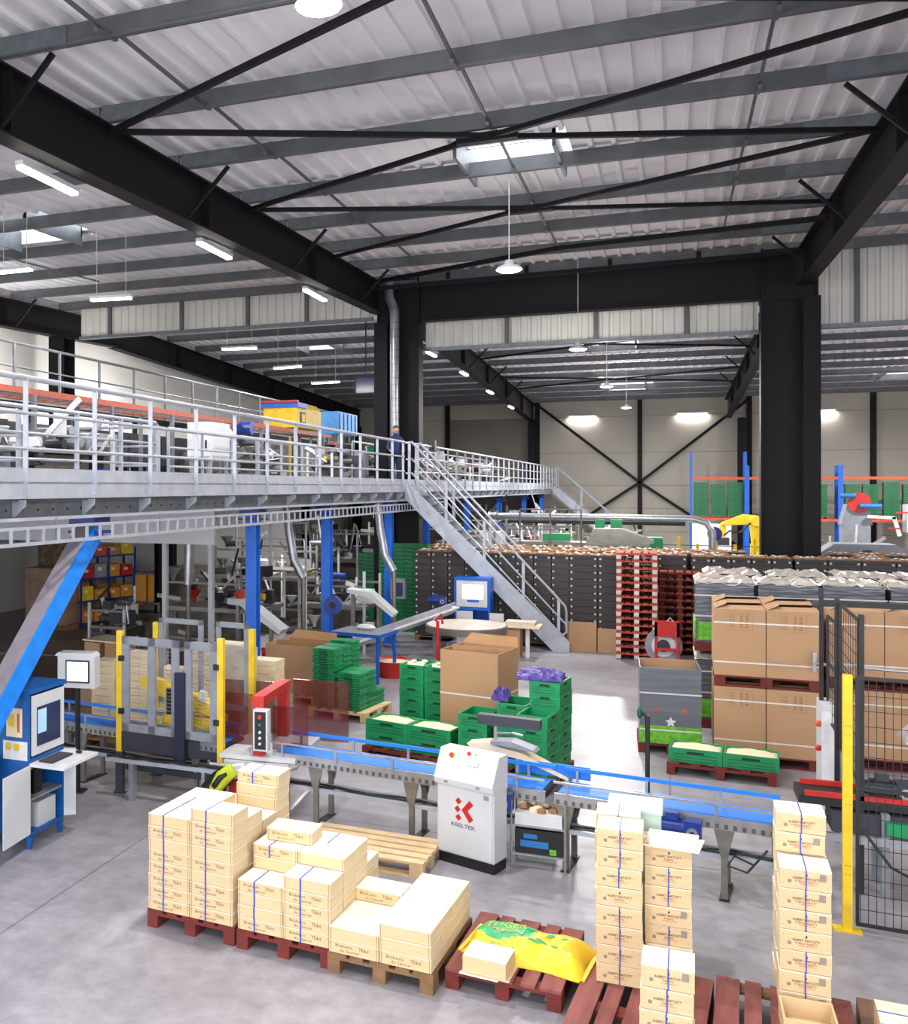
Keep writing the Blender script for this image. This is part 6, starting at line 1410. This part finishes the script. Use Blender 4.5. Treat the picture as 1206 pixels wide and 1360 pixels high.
# pipes and office wall under the deck
for i, (x, y) in enumerate(((-8.3, 16.2), (-7.0, 18.2), (-5.75, 20.4))):
    t = E('extraction_pipe', (x, y, 1.7), 'shiny extraction pipe dropping below the mezzanine, %s' % ['left one with elbow', 'middle one', 'right one'][i], 'pipe')
    MB().tube([(-.35, 0, 1.5), (-.3, 0, 1.3), (0, 0, 1.2), (.05, 0, 1.0), (.02, 0, 0)] if i == 0 else [(-.1, 0, 1.45), (-.05, 0, .9), (.05, 0, .35), (.25, 0, .0)], .085, ALU, 12).build('pipe_run', t, smooth=True)
    MB().tube([(.02 if i == 0 else .25, 0, -1.7), (.02 if i == 0 else .25, 0, .0)], .05, STEEL, 8).build('standpipe', t)
tag(MB().box((-17.25, 24.5, 0), (-9.5, 24.6, 3.15), WWALL).build('wall_partition'), kind='structure')
tag(MB().box((-15.6, 13.8, 2.6), (-6.6, 13.9, 3.15), LGREY).build('bulkhead_panel'), 'pale hanging panel below the deck edge on the left', 'panel')
t = E('control_enclosure', (-8.3, 15.2, 2.55), 'white control enclosure with red lettering under the deck', 'cabinet')
MB().box((-.05, 0, 0), (.95, .3, .62), LGREY).build('body', t); MB().text('HEMATIC', (.42, -.004, .4), .13, RED, w=.45).box((.44, -.004, .0), (.45, 0, .6), GREY).build('lettering', t)
for x in (.0, .9): MB().box((x-.04, .1, -2.55), (x+.04, .2, 0), LGREY).build('leg', t)
for (x, y) in ((-13.8, 16), (-10.8, 19.8), (-12.6, 23.6), (-9.9, 27)): tag(hcol(MB(), x, y, .25, .25, 0, 3.18).build('deck_post'), 'black steel post carrying the deck, %s' % {-13.8: 'left near the wrapped load', -10.8: 'left of the stainless cupboard', -12.6: 'by the storage rack', -9.9: 'deep behind the machines'}[x], 'post')
for (x, y, s) in ((-8.0, 20.5, 'middle'), (-12.5, 18, 'left'), (-8.0, 28, 'rear'), (-8.5, 38, 'far')):
    t = E('tube_light', (x, y, 3.38), 'tube light under the mezzanine deck, %s' % s, 'light fitting', 'linear tube lights below the deck')
    MB().box((-.6, -.05, .03), (.6, .05, .08), LGREY).build('housing', t); MB().box((-.58, -.04, .0), (.58, .04, .029), TGLOW).build('diffuser', t); light('tube_lamp', 'AREA', (0, 0, -.02), 55, 1.1, .1, parent=t)
# railings and small pipes in the machine zone
t = E('steel_gangway', (-7.6, 19.9, 0), 'white-railed steel gangway around the sorting machine', 'platform')
for x in (-1.1, -.3, .5): MB().tube([(x, -.6, 0), (x, -.6, 2.75)], .025, LGREY, 8).build('post', t)
for z in (2.0, 2.4, 2.75): MB().tube([(-1.1, -.6, z), (.5, -.6, z)], .02, LGREY, 6).build('rail', t)
MB().box((-1.1, -.6, 1.7), (.5, .2, 1.74), STEEL).build('deck', t); MB().blob((-.7, -.2, 1.86), (.18, .18, .14), WHITE, 10).build('bucket', t)
for r in list(GC.values()): kill(r)

for a, b, c, d, h, lab, sd in rigs_up: rig(a, b, c, d, DK+h, lab, sd, 30, z0=DK)
for k in range(5): rig(-8.5, 26.2+k*4.6, -7.2, 28.8+k*4.6, DK+1.0, 'cluttered machine on the far mezzanine behind the rail, %s from the column' % ORD[k], 40+k, 26, z0=DK)
